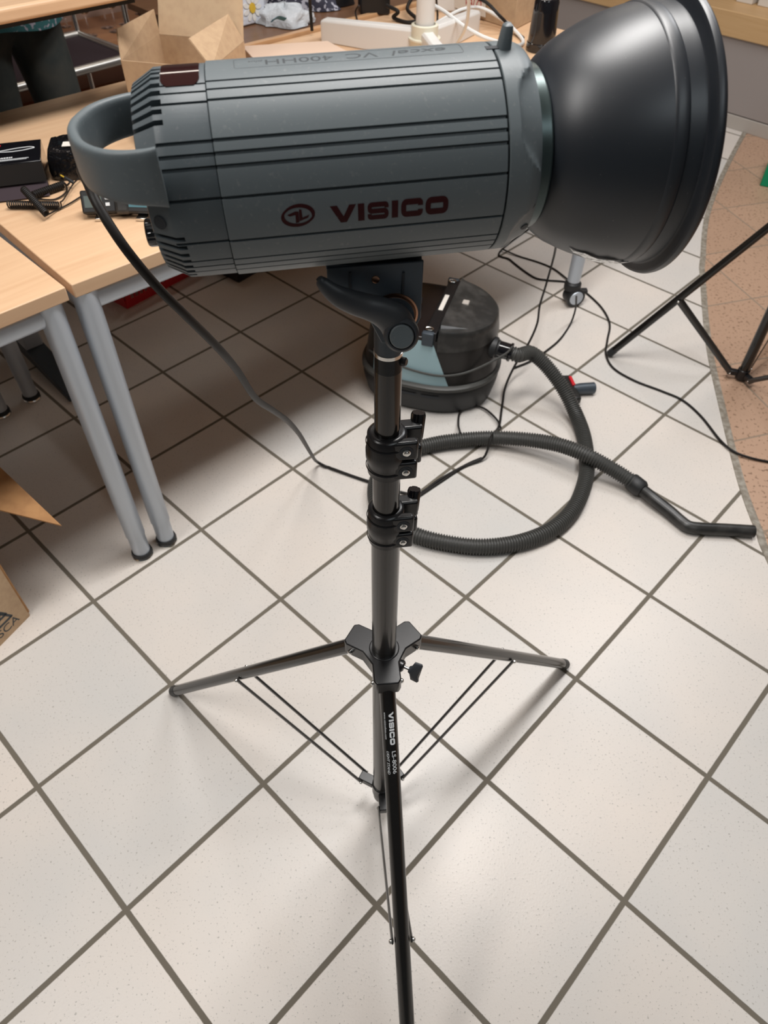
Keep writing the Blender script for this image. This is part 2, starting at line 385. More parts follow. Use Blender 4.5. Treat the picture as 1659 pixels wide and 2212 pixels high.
# ------------------------------------------------------------------ strobe light head
O = Vector((.01, .185, 1.2412)); A_ = Vector((.98953064, .14234406, .02381775)); S_ = Vector((-.14238446, .98981143, 0)); U_ = Vector((-.02357508, -.00339128, .99971632))
st = thing('studio_flash', 'grey cylindrical studio flash head with black dome reflector on the light stand', 'studio light', O)
SM = Matrix((A_, S_, U_)).transposed()
st.ob.rotation_euler = SM.to_euler()
st.matrix_world_pos = Vector((0, 0, 0))
def spart(name, mb, m, parent=None, **k): return build(name, mb, m, parent or st, **k)
def pc(t, th, r):     # local cylinder coordinates, th in degrees, 0 = viewer side, 90 = up
    a = math.radians(th); return Vector((t, -math.cos(a) * r, math.sin(a) * r))
G = [(73, .55), (67, .55), (60.2, .7), (38.8, .85), (32.3, .95), (26, .95), (10.6, .75), (-14.4, .7), (-29.5, .5), (-36, .5), (-43, .5)]
G = G + [(180 - a, w_) for a, w_ in G]
def thetas(extra=()):
    ts = set(float(x) for x in range(-90, 270, 3))
    for a, h in list(G) + list(extra):
        for q in (-h - .12, -h, 0, h, h + .12): ts.add(a + q)
    return sorted(ts)
def shell(tr, extra=(), gd=.0026, fn=None):
    """lathe about the flash axis with lengthwise grooves; tr = [(t, r, groove on)]"""
    TH = thetas([(e[0], e[1]) for e in extra]); rings = []
    for t, r, on in tr:
        ring = []
        for th in TH:
            rr = r
            if on:
                for a, h in G:
                    if abs(th - a) <= h + 1e-6: rr -= gd; break
            for a, h, dp, t0, t1 in extra:
                if abs(th - a) <= h + 1e-6 and t0 <= t <= t1: rr -= dp; break
            if fn and r > .0595: rr = fn(t, th, rr)
            ring.append(pc(t, th, rr))
        rings.append(ring)
    return MB().loft(rings)
body = spart('housing', shell([(-.1168, .060, 0), (-.1167, .0671, 1), (-.1163, .0675, 1), (.0685, .0674, 1), (.0690, .0669, 1), (.0692, .060, 0)]), M['body'], world=False)
vents = [(a, 1.35, .0075, -.2, -.1450) for a in (92.7, 86.8, 81, 74.6, 68.5, 62.3, 56.3, 50.2, -11, -17, -23, -28.7, -34.5, -41, -48.5)]
vents += [(180 - a, h, d, t0, t1) for a, h, d, t0, t1 in vents if a < 78]
rear = spart('rear_cap', shell([(-.1171, .060, 0), (-.1172, .0662, 1), (-.1175, .0664, 1), (-.1449, .0664, 1), (-.1451, .0664, 1), (-.1505, .0662, 1), (-.1515, .0655, 0), (-.1645, .0585, 0), (-.1650, .0570, 0), (-.1650, .050, 0), (-.1650, .001, 0)][::1], vents), M['body_dark'], world=False)
RR = Root(rear, (0, 0, 0))
spart('seam_core', MB().lathe([(-.125, .0605), (.082, .0605)], axis=(1, 0, 0), n=64), M['groove'], world=False)
def cap_fn(t, th, r):
    if t < .0709: return r
    base = .0673 - .0003 * max(0, (t - .0708) / .012) ** 2 if t < .083 else .060 + .0070 * math.sqrt(max(0, 1 - ((t - .083) / .0113) ** 2))
    wv = max(math.exp(-(((th - a + 180) % 360 - 180) / 27.0) ** 4) for a in (40, 140, -40, -140))
    ts = .0945 - .0165 * wv
    if t <= ts: return base
    cone = .0672 - .0072 * min(1, (t - ts) / (.0943 - ts)) ** .62
    return min(base, cone)
fc = [(.0702, .060, 0), (.0703, .0668, 0), (.0708, .0673, 0)] + [(.0710 + .00077 * i, .067, 0) for i in range(0, 31)] + [(.0942, .060, 0), (.09425, .050, 0)]
front = spart('front_cap', shell(fc, (), 0, cap_fn), M['body'], world=False)
FR = Root(front, (0, 0, 0))
spart('mount_ring', MB().lathe([(.092, .050), (.0925, .0540), (.1030, .0540), (.1042, .0530), (.1042, .045)], axis=(1, 0, 0), n=72), M['ring'], world=False)
# umbrella hole knob and slot on top
kp = MB(); rr_ = []
for h, a, b_ in ((.062, .0043, .0042), (.068, .0043, .0042), (.0762, .0036, .0036), (.0795, .0031, .0030), (.0808, .0016, .0015)):
    rr_.append([Vector((.0770 + (h - .064) * .12 + math.copysign(abs(math.cos(q)) ** .6, math.cos(q)) * a, math.copysign(abs(math.sin(q)) ** .6, math.sin(q)) * b_ * 1.3 - .004, h)) for q in [2 * PI * k / 20 for k in range(20)]])
spart('release_button', kp.loft(rr_), M['body'], world=False)
spart('button_slot', MB().box((.071, -.004, .0664), (.012, .006, .0022)), M['groove'], FR, world=False)
for th in (-13, -33):
    spart('recess', MB().lathe([(0, .003), (.0004, .0028)], pc(.0905, th, .0615), pc(.25, th, 1) - Vector((0, 0, 0)), 16), M['groove'], FR, world=False)
# reflector (its own slightly drooping axis)
ya, pi_ = .1514, .0078
RA = Vector((math.cos(ya) * math.cos(pi_), math.sin(ya) * math.cos(pi_), math.sin(pi_)))
RAl = SM.transposed() @ RA; P0l = Vector((.1, 0, 0))
prof = [(.0030, .0500), (.0034, .0512), (.0055, .0535), (.0085, .0570), (.013, .0612), (.020, .0666), (.030, .0718), (.040, .0763), (.050, .0800), (.060, .0828), (.068, .0846), (.0715, .0851), (.0722, .0858), (.0738, .0863), (.0770, .0866), (.0800, .0865), (.0812, .0860), (.0818, .0853), (.0880, .0862), (.0922, .0868), (.0932, .0885), (.0938, .0925), (.0950, .0948), (.0972, .0957), (.0996, .0954), (.1010, .0942), (.1016, .0925)]
inner = [(.1010, .0905), (.0930, .0855), (.078, .0835), (.060, .0805), (.040, .0740), (.020, .0640), (.008, .0545), (.0032, .0495)]
refl = spart('reflector', MB().lathe(prof + inner, P0l, RAl, 128, cap=False), M['reflector'], world=False)
RF = Root(refl, (0, 0, 0))
inn = [(.0990, .0912), (.0930, .0852), (.078, .0832), (.060, .0802), (.040, .0737), (.020, .0637), (.008, .0542), (.0035, .0490)]
spart('silver_lining', MB().lathe(inn, P0l, RAl, 96, cap=False), M['silver_in'], RF, world=False)
spart('flash_tube', MB().lathe([(.0, .03), (.02, .034), (.05, .030), (.06, .012)], P0l, RAl, 32), M['white'], world=False)
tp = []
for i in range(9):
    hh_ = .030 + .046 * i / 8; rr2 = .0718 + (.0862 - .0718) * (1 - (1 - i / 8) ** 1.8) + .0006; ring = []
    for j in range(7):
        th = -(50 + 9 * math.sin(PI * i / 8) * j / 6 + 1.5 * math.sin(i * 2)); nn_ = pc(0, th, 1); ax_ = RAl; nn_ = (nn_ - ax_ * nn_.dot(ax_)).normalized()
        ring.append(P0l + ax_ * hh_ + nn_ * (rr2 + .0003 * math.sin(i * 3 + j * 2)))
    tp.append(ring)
spart('glint_patch', MB().grid(tp), mat('silver_glint', (.75, .75, .74), .12, metal=.9, bump=(140, .8, .004)), RF, world=False)  # silver metal patch added under the bowl to show a glint
# display window, print, plate outline
def cylmap(t0, th0, dirx=1, diry=1, R=.0674):
    def fn(x, y, h): return pc(t0 + dirx * x, th0 + diry * math.degrees(y / R), R + h)
    return fn
wd = MB(); P = []
for i in range(13):
    th = 72 + 32 * i / 12; ins = .0035 if i in (0, 12) else (.001 if i in (1, 11) else 0)
    P.append([pc(-.1445 + ins, th, .0660), pc(-.1445 + ins, th, .0669), pc(-.1205 - ins, th, .0669), pc(-.1205 - ins, th, .0660)])
dsp = spart('display_window', wd.loft(P), M['display'], RR, world=False)
H = .0118; lw = logo_word()
spart('word_print', decal([[(x * H * .852, y * H) for x, y in lw[0]], lw[1]], (lambda f: lambda x, y, h: f(x, y - .0, h))(cylmap(-.0492, -8.6)), .00025, cut=.002), M['print'], FR, world=False).name = 'word_print'
# round emblem: two interlocking open loops
def emblem():
    vs, fs = [], []
    def put(v, f):
        o = len(vs); vs.extend(v); fs.extend(tuple(i + o for i in q) for q in f)
    def arc(cx, cy, rx, ry, a0, a1, w0, w1, n=26):
        A, B = [], []
        for i in range(n + 1):
            k = i / n; a = math.radians(a0 + (a1 - a0) * k); w_ = w0 + (w1 - w0) * math.sin(PI * min(1, k * 1.0) if True else 0)
            A.append((cx + (rx) * math.cos(a), cy + (ry) * math.sin(a))); B.append((cx + (rx - w_) * math.cos(a), cy + (ry - w_ * .9) * math.sin(a)))
        put(A + B, [(i, i + 1, n + 2 + i, n + 1 + i) for i in range(n)])
    arc(.06, .04, .98, .82, 172, -62, .05, .30)       # upper loop, open at lower left
    arc(-.06, -.04, .98, .82, 352, 118, .05, .30)     # lower loop, open at upper right
    put([(-.62, .22), (-.10, .36), (.10, .30), (-.05, -.52), (-.26, -.52), (-.14, .10), (-.50, .08)], [(0, 1, 5, 6), (1, 2, 3, 4, 5)])
    put([(.16, .46), (.30, .40), (.22, -.22), (.66, -.10), (.56, -.30), (-.02, -.44)], [(0, 1, 2, 5), (2, 3, 4, 5)])
    return vs, fs
ev = emblem()
c_, s_ = math.cos(.16), math.sin(.16)
spart('emblem_print', decal([[((x * c_ - y * s_) * .0108, (x * s_ + y * c_) * .0088) for x, y in ev[0]], ev[1]], cylmap(-.0702, -2.2), .00025, cut=.002), M['print'], FR, world=False)
def thinrect(w_, h_, lw_): return stroke([(0, 0), (w_, 0), (w_, h_), (0, h_)], lw_, True, .002)
PR = Root(body, (0, 0, 0))
spart('nameplate_outline', decal(thinrect(.148, .017, .0004), cylmap(.0497, 97.5, -1, -1), .0001, cut=.002), M['print_dk'], PR, world=False)
def fit(v, L_, H_):
    x0 = min(q[0] for q in v); x1 = max(q[0] for q in v); y1 = max(q[1] for q in v)
    return [((x - x0) / (x1 - x0) * L_, y / y1 * H_) for x, y in v]
for s_t, t0, L_, sz, it in (('excel', .0392, .0365, .0085, .2), ('VC', -.0062, .0205, .0085, 0), ('400HH', -.0350, .0435, .0085, 0), ('plus', -.0800, .0095, .0035, .2)):
    v, f = text_polys(s_t, .01, 1, it)
    spart('name_print', decal((fit(v, L_, sz), f), cylmap(t0, 92.5, -1, -1), .0001, cut=.003), M['print_dk'], PR, world=False)
# rear handle strap
hp = curve([(-.1495, -.0668, 0), (-.158, -.0668, 0), (-.172, -.0635, 0), (-.186, -.0545, 0), (-.198, -.038, 0), (-.205, -.016, 0), (-.2065, 0, 0), (-.205, .013, 0), (-.200, .030, 0), (-.190, .044, 0), (-.175, .055, 0), (-.160, .0585, 0), (-.1495, .0590, 0)], n=6)
rings = []
for i, p in enumerate(hp):
    k = abs(i / (len(hp) - 1) * 2 - 1); t = (hp[min(i + 1, len(hp) - 1)] - hp[max(i - 1, 0)]).normalized(); nn = Vector((-t.y, t.x, 0))
    kk = i / (len(hp) - 1); z0 = .010 - .003 * kk + .004 * (1 - k ** 4); z1 = .0465 - .010 * kk; zc = (z0 + z1) / 2; hh = (z1 - z0) / 2; th_ = .0040 - .0012 * k ** 6
    ring = []
    for q in range(24):
        a = 2 * PI * q / 24; ca, sa = math.cos(a), math.sin(a)
        ring.append(p + nn * (math.copysign(abs(ca) ** .7, ca) * th_) + Vector((0, 0, zc + math.copysign(abs(sa) ** .35, sa) * hh)))
    rings.append(ring)
spart('carry_handle', MB().loft(rings), M['body'], world=False)
# control knob with ribs, socket, button hole on the back
kn = MB(); kr = []
for h, r in ((-.163, .0096), (-.1735, .0096), (-.1748, .0086)):
    kr.append([Vector((h, -.0245 + math.cos(2 * PI * k / 48) * (r - (.0009 if k % 4 == 0 and h > -.174 else 0)), -.0255 + math.sin(2 * PI * k / 48) * (r - (.0009 if k % 4 == 0 and h > -.174 else 0)))) for k in range(48)])
spart('control_knob', kn.loft(kr), M['blackgloss'], world=False)
spart('screw_recess', MB().lathe([(0, .0045), (.0005, .0042)], (-.1585, -.0622, -.0015), (-.45, -.9, 0), 24), M['groove'], RR, world=False)
spart('power_socket', MB().box((-.167, .030, .004), (.008, .026, .020)), M['black'], world=False)

# bracket and tilt lever (carried by the flash)
BX = .0125; PY = .185
bracket = MB()
bracket.prism([(-.0365, 1.172), (.0375, 1.178), (.0375, 1.128), (.027, 1.104), (.006, 1.104), (-.008, 1.135), (-.0365, 1.152)], .003, lambda x, y, z: (x, .157 + z, y))
bracket.prism([(-.0365, 1.172), (.0375, 1.178), (.0375, 1.128), (.027, 1.104), (.006, 1.104), (-.008, 1.135), (-.0365, 1.152)], .003, lambda x, y, z: (x, .207 + z, y))
bracket.box((.0, .1835, 1.172), (.074, .05, .004))
stW = Root(st.ob, O)
def wpart(name, mb, m, parent=None, **k):       # world-space part of the flash
    inv = SM.transposed()
    mb.v = [inv @ (v - O) for v in mb.v]
    return build(name, mb, m, parent or st, world=False, **k)
brk = wpart('tilt_bracket', bracket, M['bracket'], bevel=.0008)
BR = Root(brk, (0, 0, 0))
for x in (-.0185, .0225): wpart('slot', MB().box((x, .1565, 1.160), (.0018, .0016, .018)), M['groove'], BR)
wpart('rivet', MB().lathe([(0, .0032), (.0008, .0030), (.0011, .002)], (.001, .1568, 1.163), (0, -1, 0), 20), M['copper'], BR)
wpart('copper_washer', MB().lathe([(0, .0185), (.0006, .0185), (.0008, .0170), (.0004, .0165)], (.0165, .1565, 1.1325), (0, -1, 0), 48), M['copper'], BR)
# knuckle
kn = MB(); kn.lathe([(-.02, .0128), (.055, .0128)], (BX, PY, 1.078), (0, 0, 1), 40)
kn.cyl((BX + .003, .155, 1.131), (BX + .003, .205, 1.131), .0165, n=40)
wpart('knuckle', kn, M['bracket'])
hub = MB(); hub.lathe([(0, .0130), (.018, .0142), (.0245, .0138), (.0268, .0118), (.0270, .0106), (.0250, .0100)], (.0205, .155, 1.122), (.02, -1, .30), 48)
lv = [(*ony(px_, py_, yy), ra_, rb_) for px_, py_, yy, ra_, rb_ in ((866, 722, .1420, .0130, .0095), (852, 692, .1410, .0138, .0095), (826, 674, .1400, .0118, .0092), (798, 664, .1390, .0104, .0085), (768, 655, .1410, .0098, .0075), (736, 642, .1430, .0088, .0062), (712, 626, .1440, .0068, .0050), (696, 610, .1450, .0050, .0042), (690, 601, .1450, .0028, .0028))]
pth = curve([v[:3] for v in lv], n=5); ra = curve([(v[3], v[4], 0) for v in lv], n=5)
hub.tube(pth, [(q.x, q.y) for q in ra], 20, flat=(.3, 0, 1))
lev = wpart('tilt_lever', hub, M['lever'])
wpart('lever_cap', MB().lathe([(.0255, .0094), (.0280, .0094), (.0288, .0086)], (.0205, .155, 1.122), (.02, -1, .30), 40), M['body'], Root(lev, (0, 0, 0)))

# ------------------------------------------------------------------ light stands
def bolt(mb, p, d, r=.0035, h=.004): mb.lathe([(0, r), (h * .6, r), (h, r * .6)], p, d, 12)
def light_stand(x, y, feet, hubz, hubr, top, tubes, label, lowz, kbr, legr, bw=.0060):
    r = thing('light_stand', label, 'light stand', (x, y, 0))
    z0 = lowz - .055
    for (a, b, rad, mt) in tubes: build('pole_section', MB().lathe([(a, rad), (b, rad)], (x, y, 0), (0, 0, 1), 40), M[mt], r)
    hubm = MB(); angs = [math.atan2(f[1] - y, f[0] - x) for f in feet]
    # three-armed casting: outline around the arms
    out = []
    order = sorted(range(3), key=lambda i: angs[i] % (2 * PI))
    hw = legr + .0075
    for qi, i in enumerate(order):
        a = angs[i]; d = Vector((math.cos(a), math.sin(a))); n_ = Vector((-d.y, d.x)); nx = angs[order[(qi + 1) % 3]]
        out += [d * hubr - n_ * hw * .82, d * hubr * .92 - n_ * hw, d * .022 - n_ * hw * 1.0] if False else []
        out += [d * .024 - n_ * hw, d * (hubr - .006) - n_ * hw, d * hubr - n_ * (hw - .004), d * hubr + n_ * (hw - .004), d * (hubr - .006) + n_ * hw, d * .024 + n_ * hw]
    hubm.prism([(p.x, p.y) for p in out], .026, lambda px, py, pz: (x + px, y + py, hubz - .026 + pz))
    hubm.lathe([(-.030, .0215), (.001, .0215)], (x, y, hubz), (0, 0, 1), 36)
    hb = build('leg_collar', hubm, M['cast'], r, bevel=.0018)
    low = MB(); low.lathe([(-.022, .0190), (.010, .0190), (.012, .0175)], (x, y, lowz), (0, 0, 1), 32)
    for a in angs:
        d = Vector((math.cos(a), math.sin(a), 0)); n_ = Vector((-d.y, d.x, 0)); R3 = Matrix((d, n_, Vector((0, 0, 1)))).transposed()
        low.box(Vector((x, y, lowz - .006)) + d * .032, (.030, .018, .016), R3)
    build('brace_collar', low, M['cast'], r, bevel=.0015)
    for f, a in zip(feet, angs):
        d = Vector((math.cos(a), math.sin(a), 0)); n_ = Vector((-d.y, d.x, 0))
        h = Vector((x, y, hubz - .022)) + d * (hubr - .012); ft = Vector((f[0], f[1], legr * .95)); ax = (ft - h).normalized()
        lg = build('leg', MB().cyl(h, ft - ax * .012, legr, n=32), M['tube'], r); LG = sub(lg, r)
        build('foot_cap', MB().lathe([(0, legr + .0006), (.022, legr + .0008), (.026, legr - .002)], ft - ax * .022, ax, 28), M['rub'], LG)
        bp = h.lerp(ft, kbr); b0 = Vector((x, y, lowz - .006)) + d * .040
        for sgn in (-1, 1):
            o = n_ * sgn * (legr + .0028)
            br = MB(); br.tube([bp + o * 1.0, b0 + n_ * sgn * .0105], [(bw, .0022)] * 2, 8, flat=(b0 - bp).cross(n_).normalized())
            build('brace', br, M['tube2'], r)
        for sgn in (-1, 1):
            bt = MB(); bolt(bt, bp + n_ * sgn * (legr + .004), n_ * sgn); build('bolt', bt, M['chrome'], r)
            bt = MB(); bolt(bt, b0 + n_ * sgn * .0115, n_ * sgn, .003, .003); build('bolt', bt, M['chrome'], r)
        h2 = h + d * .0 + Vector((0, 0, .006))
        for sgn in (-1, 1): bt = MB(); bolt(bt, h2 + n_ * sgn * hw, n_ * sgn); build('bolt', bt, M['chrome'], r)
    return r, hb
feet = [(-.4393 + .0, .4302), (.431, .4848), (.0125 + .52 * math.cos(math.radians(-85.6)), .185 + .52 * math.sin(math.radians(-85.6)))]
LS, hb = light_stand(BX, PY, feet, .580, .056, 1.08, [(.045, .826, .0168, 'tube2'), (.79, .945, .0146, 'tube'), (.94, 1.0755, .0128, 'tube')],
    'black tripod light stand holding up the grey flash head', .088, .53, .0112)
# wing screw
wg = MB(); wp = Vector((BX + .015, PY - .016, .566)); wdv = Vector((.75, -.35, -.05)).normalized()
wg.lathe([(0, .0085), (.012, .0085), (.014, .006)], wp, wdv, 20)
build('screw_boss', wg, M['cast'], LS)
build('screw_stem', MB().lathe([(.012, .0022), (.024, .0022)], wp, wdv, 12), M['chrome'], LS)
wk = MB(); c0_ = wp + wdv * .027; rg = []
for h, a, b_ in ((-.006, .0045, .0045), (-.003, .0070, .005), (.0, .0165, .0046), (.006, .0175, .0042), (.0078, .0145, .0028)):
    t1 = Vector((.28, .22, .93)).normalized(); t1 = (t1 - wdv * t1.dot(wdv)).normalized(); t2 = wdv.cross(t1)
    rg.append([c0_ + wdv * (h - .0 + .004 * abs(math.cos(q)) * (1 if h > 0 else 0)) + t1 * math.cos(q) * a + t2 * math.sin(q) * b_ for q in [2 * PI * k / 24 for k in range(24)]])
build('wing_knob', wk.loft(rg), M['lever'], LS)
# height clamps
def clamp(zc, r_in):
    R0 = .0205; mb = MB()
    mb.lathe([(-.028, R0 - .002), (-.026, R0 - .0005), (-.010, R0), (-.006, R0 + .0012), (.004, R0 + .0012), (.008, R0), (.024, R0 - .0005), (.027, R0 - .0025), (.027, r_in)], (BX, PY, zc), (0, 0, 1), 48, cap=False)
    d = Vector((math.cos(.12), math.sin(.12), 0)); n_ = Vector((-d.y, d.x, 0)); R3 = Matrix((d, n_, Vector((0, 0, 1)))).transposed()
    for zz in (.0135, -.0135):
        mb.box(Vector((BX, PY, zc + zz)) + d * .0115 - n_ * .0145, (.034, .010, .0235), R3)
        mb.box(Vector((BX, PY, zc + zz)) + d * .0190 + n_ * .010, (.036, .015, .0235), R3)
    cl = build('height_clamp', mb, M['cast'], LS, bevel=.0028, seg=3); CL = sub(cl, LS)
    for zz in (.0135, -.0135):
        p = Vector((BX, PY, zc + zz)) + d * .0165 - n_ * .0197
        build('bolt_recess', MB().lathe([(0, .0072), (.0004, .0068)], p, -n_, 24), M['groove'], CL)
        build('bolt', MB().lathe([(0, .0042), (.0014, .0040), (.0018, .0028), (.0030, .0026), (.0034, .0016)], p, -n_, 16), M['chrome'], CL)
    kp_ = Vector((BX, PY, zc)) - d * .004 - n_ * .0197
    build('slit', MB().lathe([(0, .0042), (.0005, .004)], kp_, -n_, 20), M['groove'], CL)
    kb = MB(); ks = []
    k0 = Vector((BX, PY, zc + .014)) + d * .032 + n_ * .012; kd = (n_ * .25 + d * .10 + Vector((0, 0, .8))).normalized(); a1 = kd.orthogonal().normalized(); a2 = kd.cross(a1)
    for h, r in ((-.008, .0072), (.016, .0076), (.0185, .0068)):
        ks.append([k0 + kd * h + (a1 * math.cos(2 * PI * k / 40) + a2 * math.sin(2 * PI * k / 40)) * (r - (.0011 if k % 8 == 0 else 0)) for k in range(40)])
    build('clamp_knob', kb.loft(ks), M['blackgloss'], CL)
    for zr in (-.0178, .0142): build('grip_ridge', MB().lathe([(zr - .0012, R0 + .0004), (zr, R0 + .0012), (zr + .0013, R0 + .0004)], (BX, PY, zc), (0, 0, 1), 48, cap=False), M['cast'], CL)
clamp(.956, .0130); clamp(.846, .0150)
build('top_ring', MB().lathe([(0, .0133), (.0035, .0133), (.004, .0125)], (BX, PY, 1.0745), (0, 0, 1), 40), M['chrome'], LS)
build('set_screw', MB().lathe([(0, .0042), (.003, .0042), (.0042, .003)], (BX + .0125, PY - .004, 1.068), (.9, -.45, .1), 16), M['black'], LS)
# lettering along the near leg
h = Vector((BX, PY, .558)) + (Vector((feet[2][0] - BX, feet[2][1] - PY, 0)).normalized()) * .044; ft = Vector((feet[2][0], feet[2][1], .0106)); ax = (ft - h).normalized()
sd = ax.cross(Vector((0, 0, 1))).normalized(); upn = sd.cross(ax).normalized()
if upn.z < 0: upn = -upn
if sd.x < 0: sd = -sd
def legmap(d0, a0):     # x runs down the leg, y runs to the right side (text read with head tilted)
    def fn(x, y, hh):
        a = a0 + y / .0112; return h + ax * (d0 + x) + (sd * math.sin(a) + upn * math.cos(a)) * (.0112 + hh)
    return fn
Hs = .0070
build('word_print', decal([[(x * Hs * .86, y * Hs) for x, y in lw[0]], lw[1]], legmap(.036, -.10), .00012, cut=.0012), M['white_print'], LS)
for s_t, d0, a0, sz, sx in (('LS-8006', .092, .05, .0082, 1.25), ('LIGHT STAND', .092, -.62, .0052, 1.02), ('www.visicofoto.com', .036, -.72, .0042, 1.12)):
    build('small_print', decal(text_polys(s_t, sz, sx, .25 if s_t != 'LS-8006' else 0, .0), legmap(d0, a0), .00012, cut=.0012), M['white_print'], LS)

# second stand on the right
f2 = (.8, 1.658); c2 = (1.2, 1.53); a2_ = math.atan2(f2[1] - c2[1], f2[0] - c2[0]); r2 = .42
feet2 = [(c2[0] + r2 * math.cos(a2_ + k * 2 * PI / 3 + (.12 if k else 0)), c2[1] + r2 * math.sin(a2_ + k * 2 * PI / 3 + (.12 if k else 0))) for k in range(3)]
light_stand(c2[0], c2[1], feet2, .62, .05, 1.3, [(.03, 1.05, .0155, 'tube'), (1.05, 1.6, .0125, 'tube')], 'second black tripod light stand standing across the brown floor edge at right', .030, .60, .0118, .0075)

# power cord of the flash
cordp = [O + A_ * -.170 + S_ * .030, O + A_ * -.195 + S_ * .028 + U_ * -.004, atd(178, 362, .60), atd(192, 400, .585), atd(215, 450, .58), atd(270, 535, .59), atd(340, 620, .62), atd(400, 680, .655), atd(470, 750, .72), atd(512, 800, .79), atd(552, 860, .89), atd(592, 888, 1.0), atd(622, 910, 1.12), atd(645, 936, 1.28), atd(660, 960, 1.48), atd(673, 982, 1.70), at(683, 996, .040), at(704, 1008, .006)]
cordp += [at(722, 1014, .006), at(760, 1028, .005), at(805, 1043, .006), at(860, 1062, .005), at(905, 1066, .005), at(950, 1036, .005), at(1010, 1003, .005), at(1040, 990, .005)]
cpts = curve(cordp, n=10)
for q_ in cpts: q_.z = max(q_.z, .005)
wpart('power_cord', MB().tube(cpts, .0042, 12), M['cable'])

# ------------------------------------------------------------------ tables
TC = Vector((-.538, .832, 0)); TZ = .76
def axes(deg): a = math.radians(deg); return Vector((math.cos(a), math.sin(a), 0)), Vector((-math.sin(a), math.cos(a), 0))
E1, E2 = axes(41.5); L1, L2 = axes(43.5)
def table(name, label, org, e1, e2, s0, s1, t0, t1, m, legs, caster=False):
    r = thing(name, label, 'table', org + Vector((0, 0, 0)))
    def P(s, t, z=0): return org + e1 * s + e2 * t + Vector((0, 0, z))
    R3 = Matrix((e1, e2, Vector((0, 0, 1)))).transposed()
    build('tabletop', MB().box(P((s0 + s1) / 2, (t0 + t1) / 2, TZ - .0135), (s1 - s0, t1 - t0, .027), R3), m, r, bevel=.002)
    rails = MB(); ss = sorted(set(s for s, t in legs)); tt = sorted(set(t for s, t in legs))
    s_a, s_b = min(ss), max(ss)
    for t in tt: 
        rails.tube([P(s_a, t, TZ - .052), P(s_b, t, TZ - .052)], [(.021, .013)] * 2, 20, flat=(0, 0, 1))
    for s in (s_a, s_b): rails.tube([P(s, min(tt), TZ - .052), P(s, max(tt), TZ - .052)], [(.021, .013)] * 2, 20, flat=(0, 0, 1))
    build('frame', rails, M['silver'], r)
    for s, t in legs:
        cs = caster and s > 1
        lg = build('leg', MB().lathe([(TZ - .027, .0235), (.085 if not cs else .12, .0235), (.082, .0215), (.022 if not cs else .10, .0215)], P(s, t), (0, 0, 1), 32), M['silver'], r); LG = sub(lg, r)
        if not cs:
            build('foot_glide', MB().lathe([(0, .026), (.006, .0265), (.009, .024)], P(s, t), (0, 0, 1), 32), M['chrome'], LG)
            build('foot_collar', MB().lathe([(.009, .0245), (.014, .0265), (.022, .0245)], P(s, t), (0, 0, 1), 32), M['rub'], LG)
        else:
            d = (e1 * .3 - e2 * 1).normalized(); n_ = Vector((-d.y, d.x, 0)); c = P(s, t, .038) + d * .012
            wh = MB(); wh.lathe([(-.022, .030), (-.021, .034), (.021, .034), (.022, .030)], c, d.cross(Vector((0, 0, 1))) * 0 + Vector((.25, -.97, 0)), 32)
            build('caster_wheel', wh, M['rub'], LG)
            build('caster_cap', MB().lathe([(.0215, .026), (.0245, .024)], c, Vector((.25, -.97, 0)), 28), M['silver'], LG)
            fk = MB(); fk.lathe([(.062, .030), (.085, .030), (.092, .022), (.102, .0215)], P(s, t) + Vector((0, 0, 0)), (0, 0, 1), 24); fk.box(c + Vector((.034, .012, .012)), (.030, .022, .010)); 
            build('caster_fork', fk, M['rub'], LG, bevel=.002)
    return r, P
TR, PT = table('work_table', 'long beech topped table with a caster at its far end, behind the flash head', TC, E1, E2, 0, 1.90, 0, .885, M['wood'], [(.025, .024), (1.707, .024), (.020, .810), (1.707, .80)], caster=True)
TL, PL = table('work_table', 'beech topped table at the left photo edge, butted against the longer table', TC + Vector((-.006, -.004, 0)), L1, L2, -1.2, -.004, 0, .83, M['woodL'], [(-.036, .026), (-1.15, .026), (-.046, .800), (-1.15, .80)])

# raised sit-stand desk behind
r = thing('standing_desk', 'raised beech desk with grey column and long foot, over the tables at left', 'desk', PT(.13, 1.03))
R3 = Matrix((E1, E2, Vector((0, 0, 1)))).transposed()
build('desktop', MB().box(PT(-.39, 1.038, 1.012), (1.92, .80, .03), R3), M['wood'], r, bevel=.008, seg=4)
build('black_underside', MB().box(PT(-.39, 1.042, .993), (1.90, .79, .008), R3), M['black'], r)  # thin black sheet under the desktop
build('foot', MB().prism([(.0, .0), (.0, .022), (.30, .045), (.46, .045), (.70, .02), (.70, 0)], .065, lambda x_, y_, z_: PT(.13 - .0325 + z_, .715 + x_, y_)), M['bracket'], r, bevel=.004)
build('column', MB().box(PT(.13, 1.04, .50), (.06, .09, .92), R3), M['silver'], r, bevel=.006)
build('foot', MB().prism([(.0, .0), (.0, .022), (.30, .045), (.46, .045), (.70, .02), (.70, 0)], .065, lambda x_, y_, z_: PT(-.97 - .0325 + z_, .715 + x_, y_)), M['bracket'], r, bevel=.004)
build('column', MB().box(PT(-.97, 1.04, .50), (.06, .09, .92), R3), M['silver'], r, bevel=.006)

# low sideboard behind the tables
r = thing('sideboard', 'dark brown sideboard with a front edge coloured as if sunlit, behind the beech tables', 'sideboard', PT(1.6, 1.2))
build('top', MB().box(PT(1.47, 1.24, .755), (.96, .66, .02), R3), M['dkwood'], r, bevel=.001)
build('lit_front_edge', MB().box(PT(1.47, .902, .758), (.96, .020, .022), R3), M['lit_edge'], r, bevel=.001)  # pale wood strip puts a sunlit stripe into the edge colour
build('carcass', MB().box(PT(1.47, 1.24, .3725), (.92, .60, .745), R3), M['dkwood'], r)

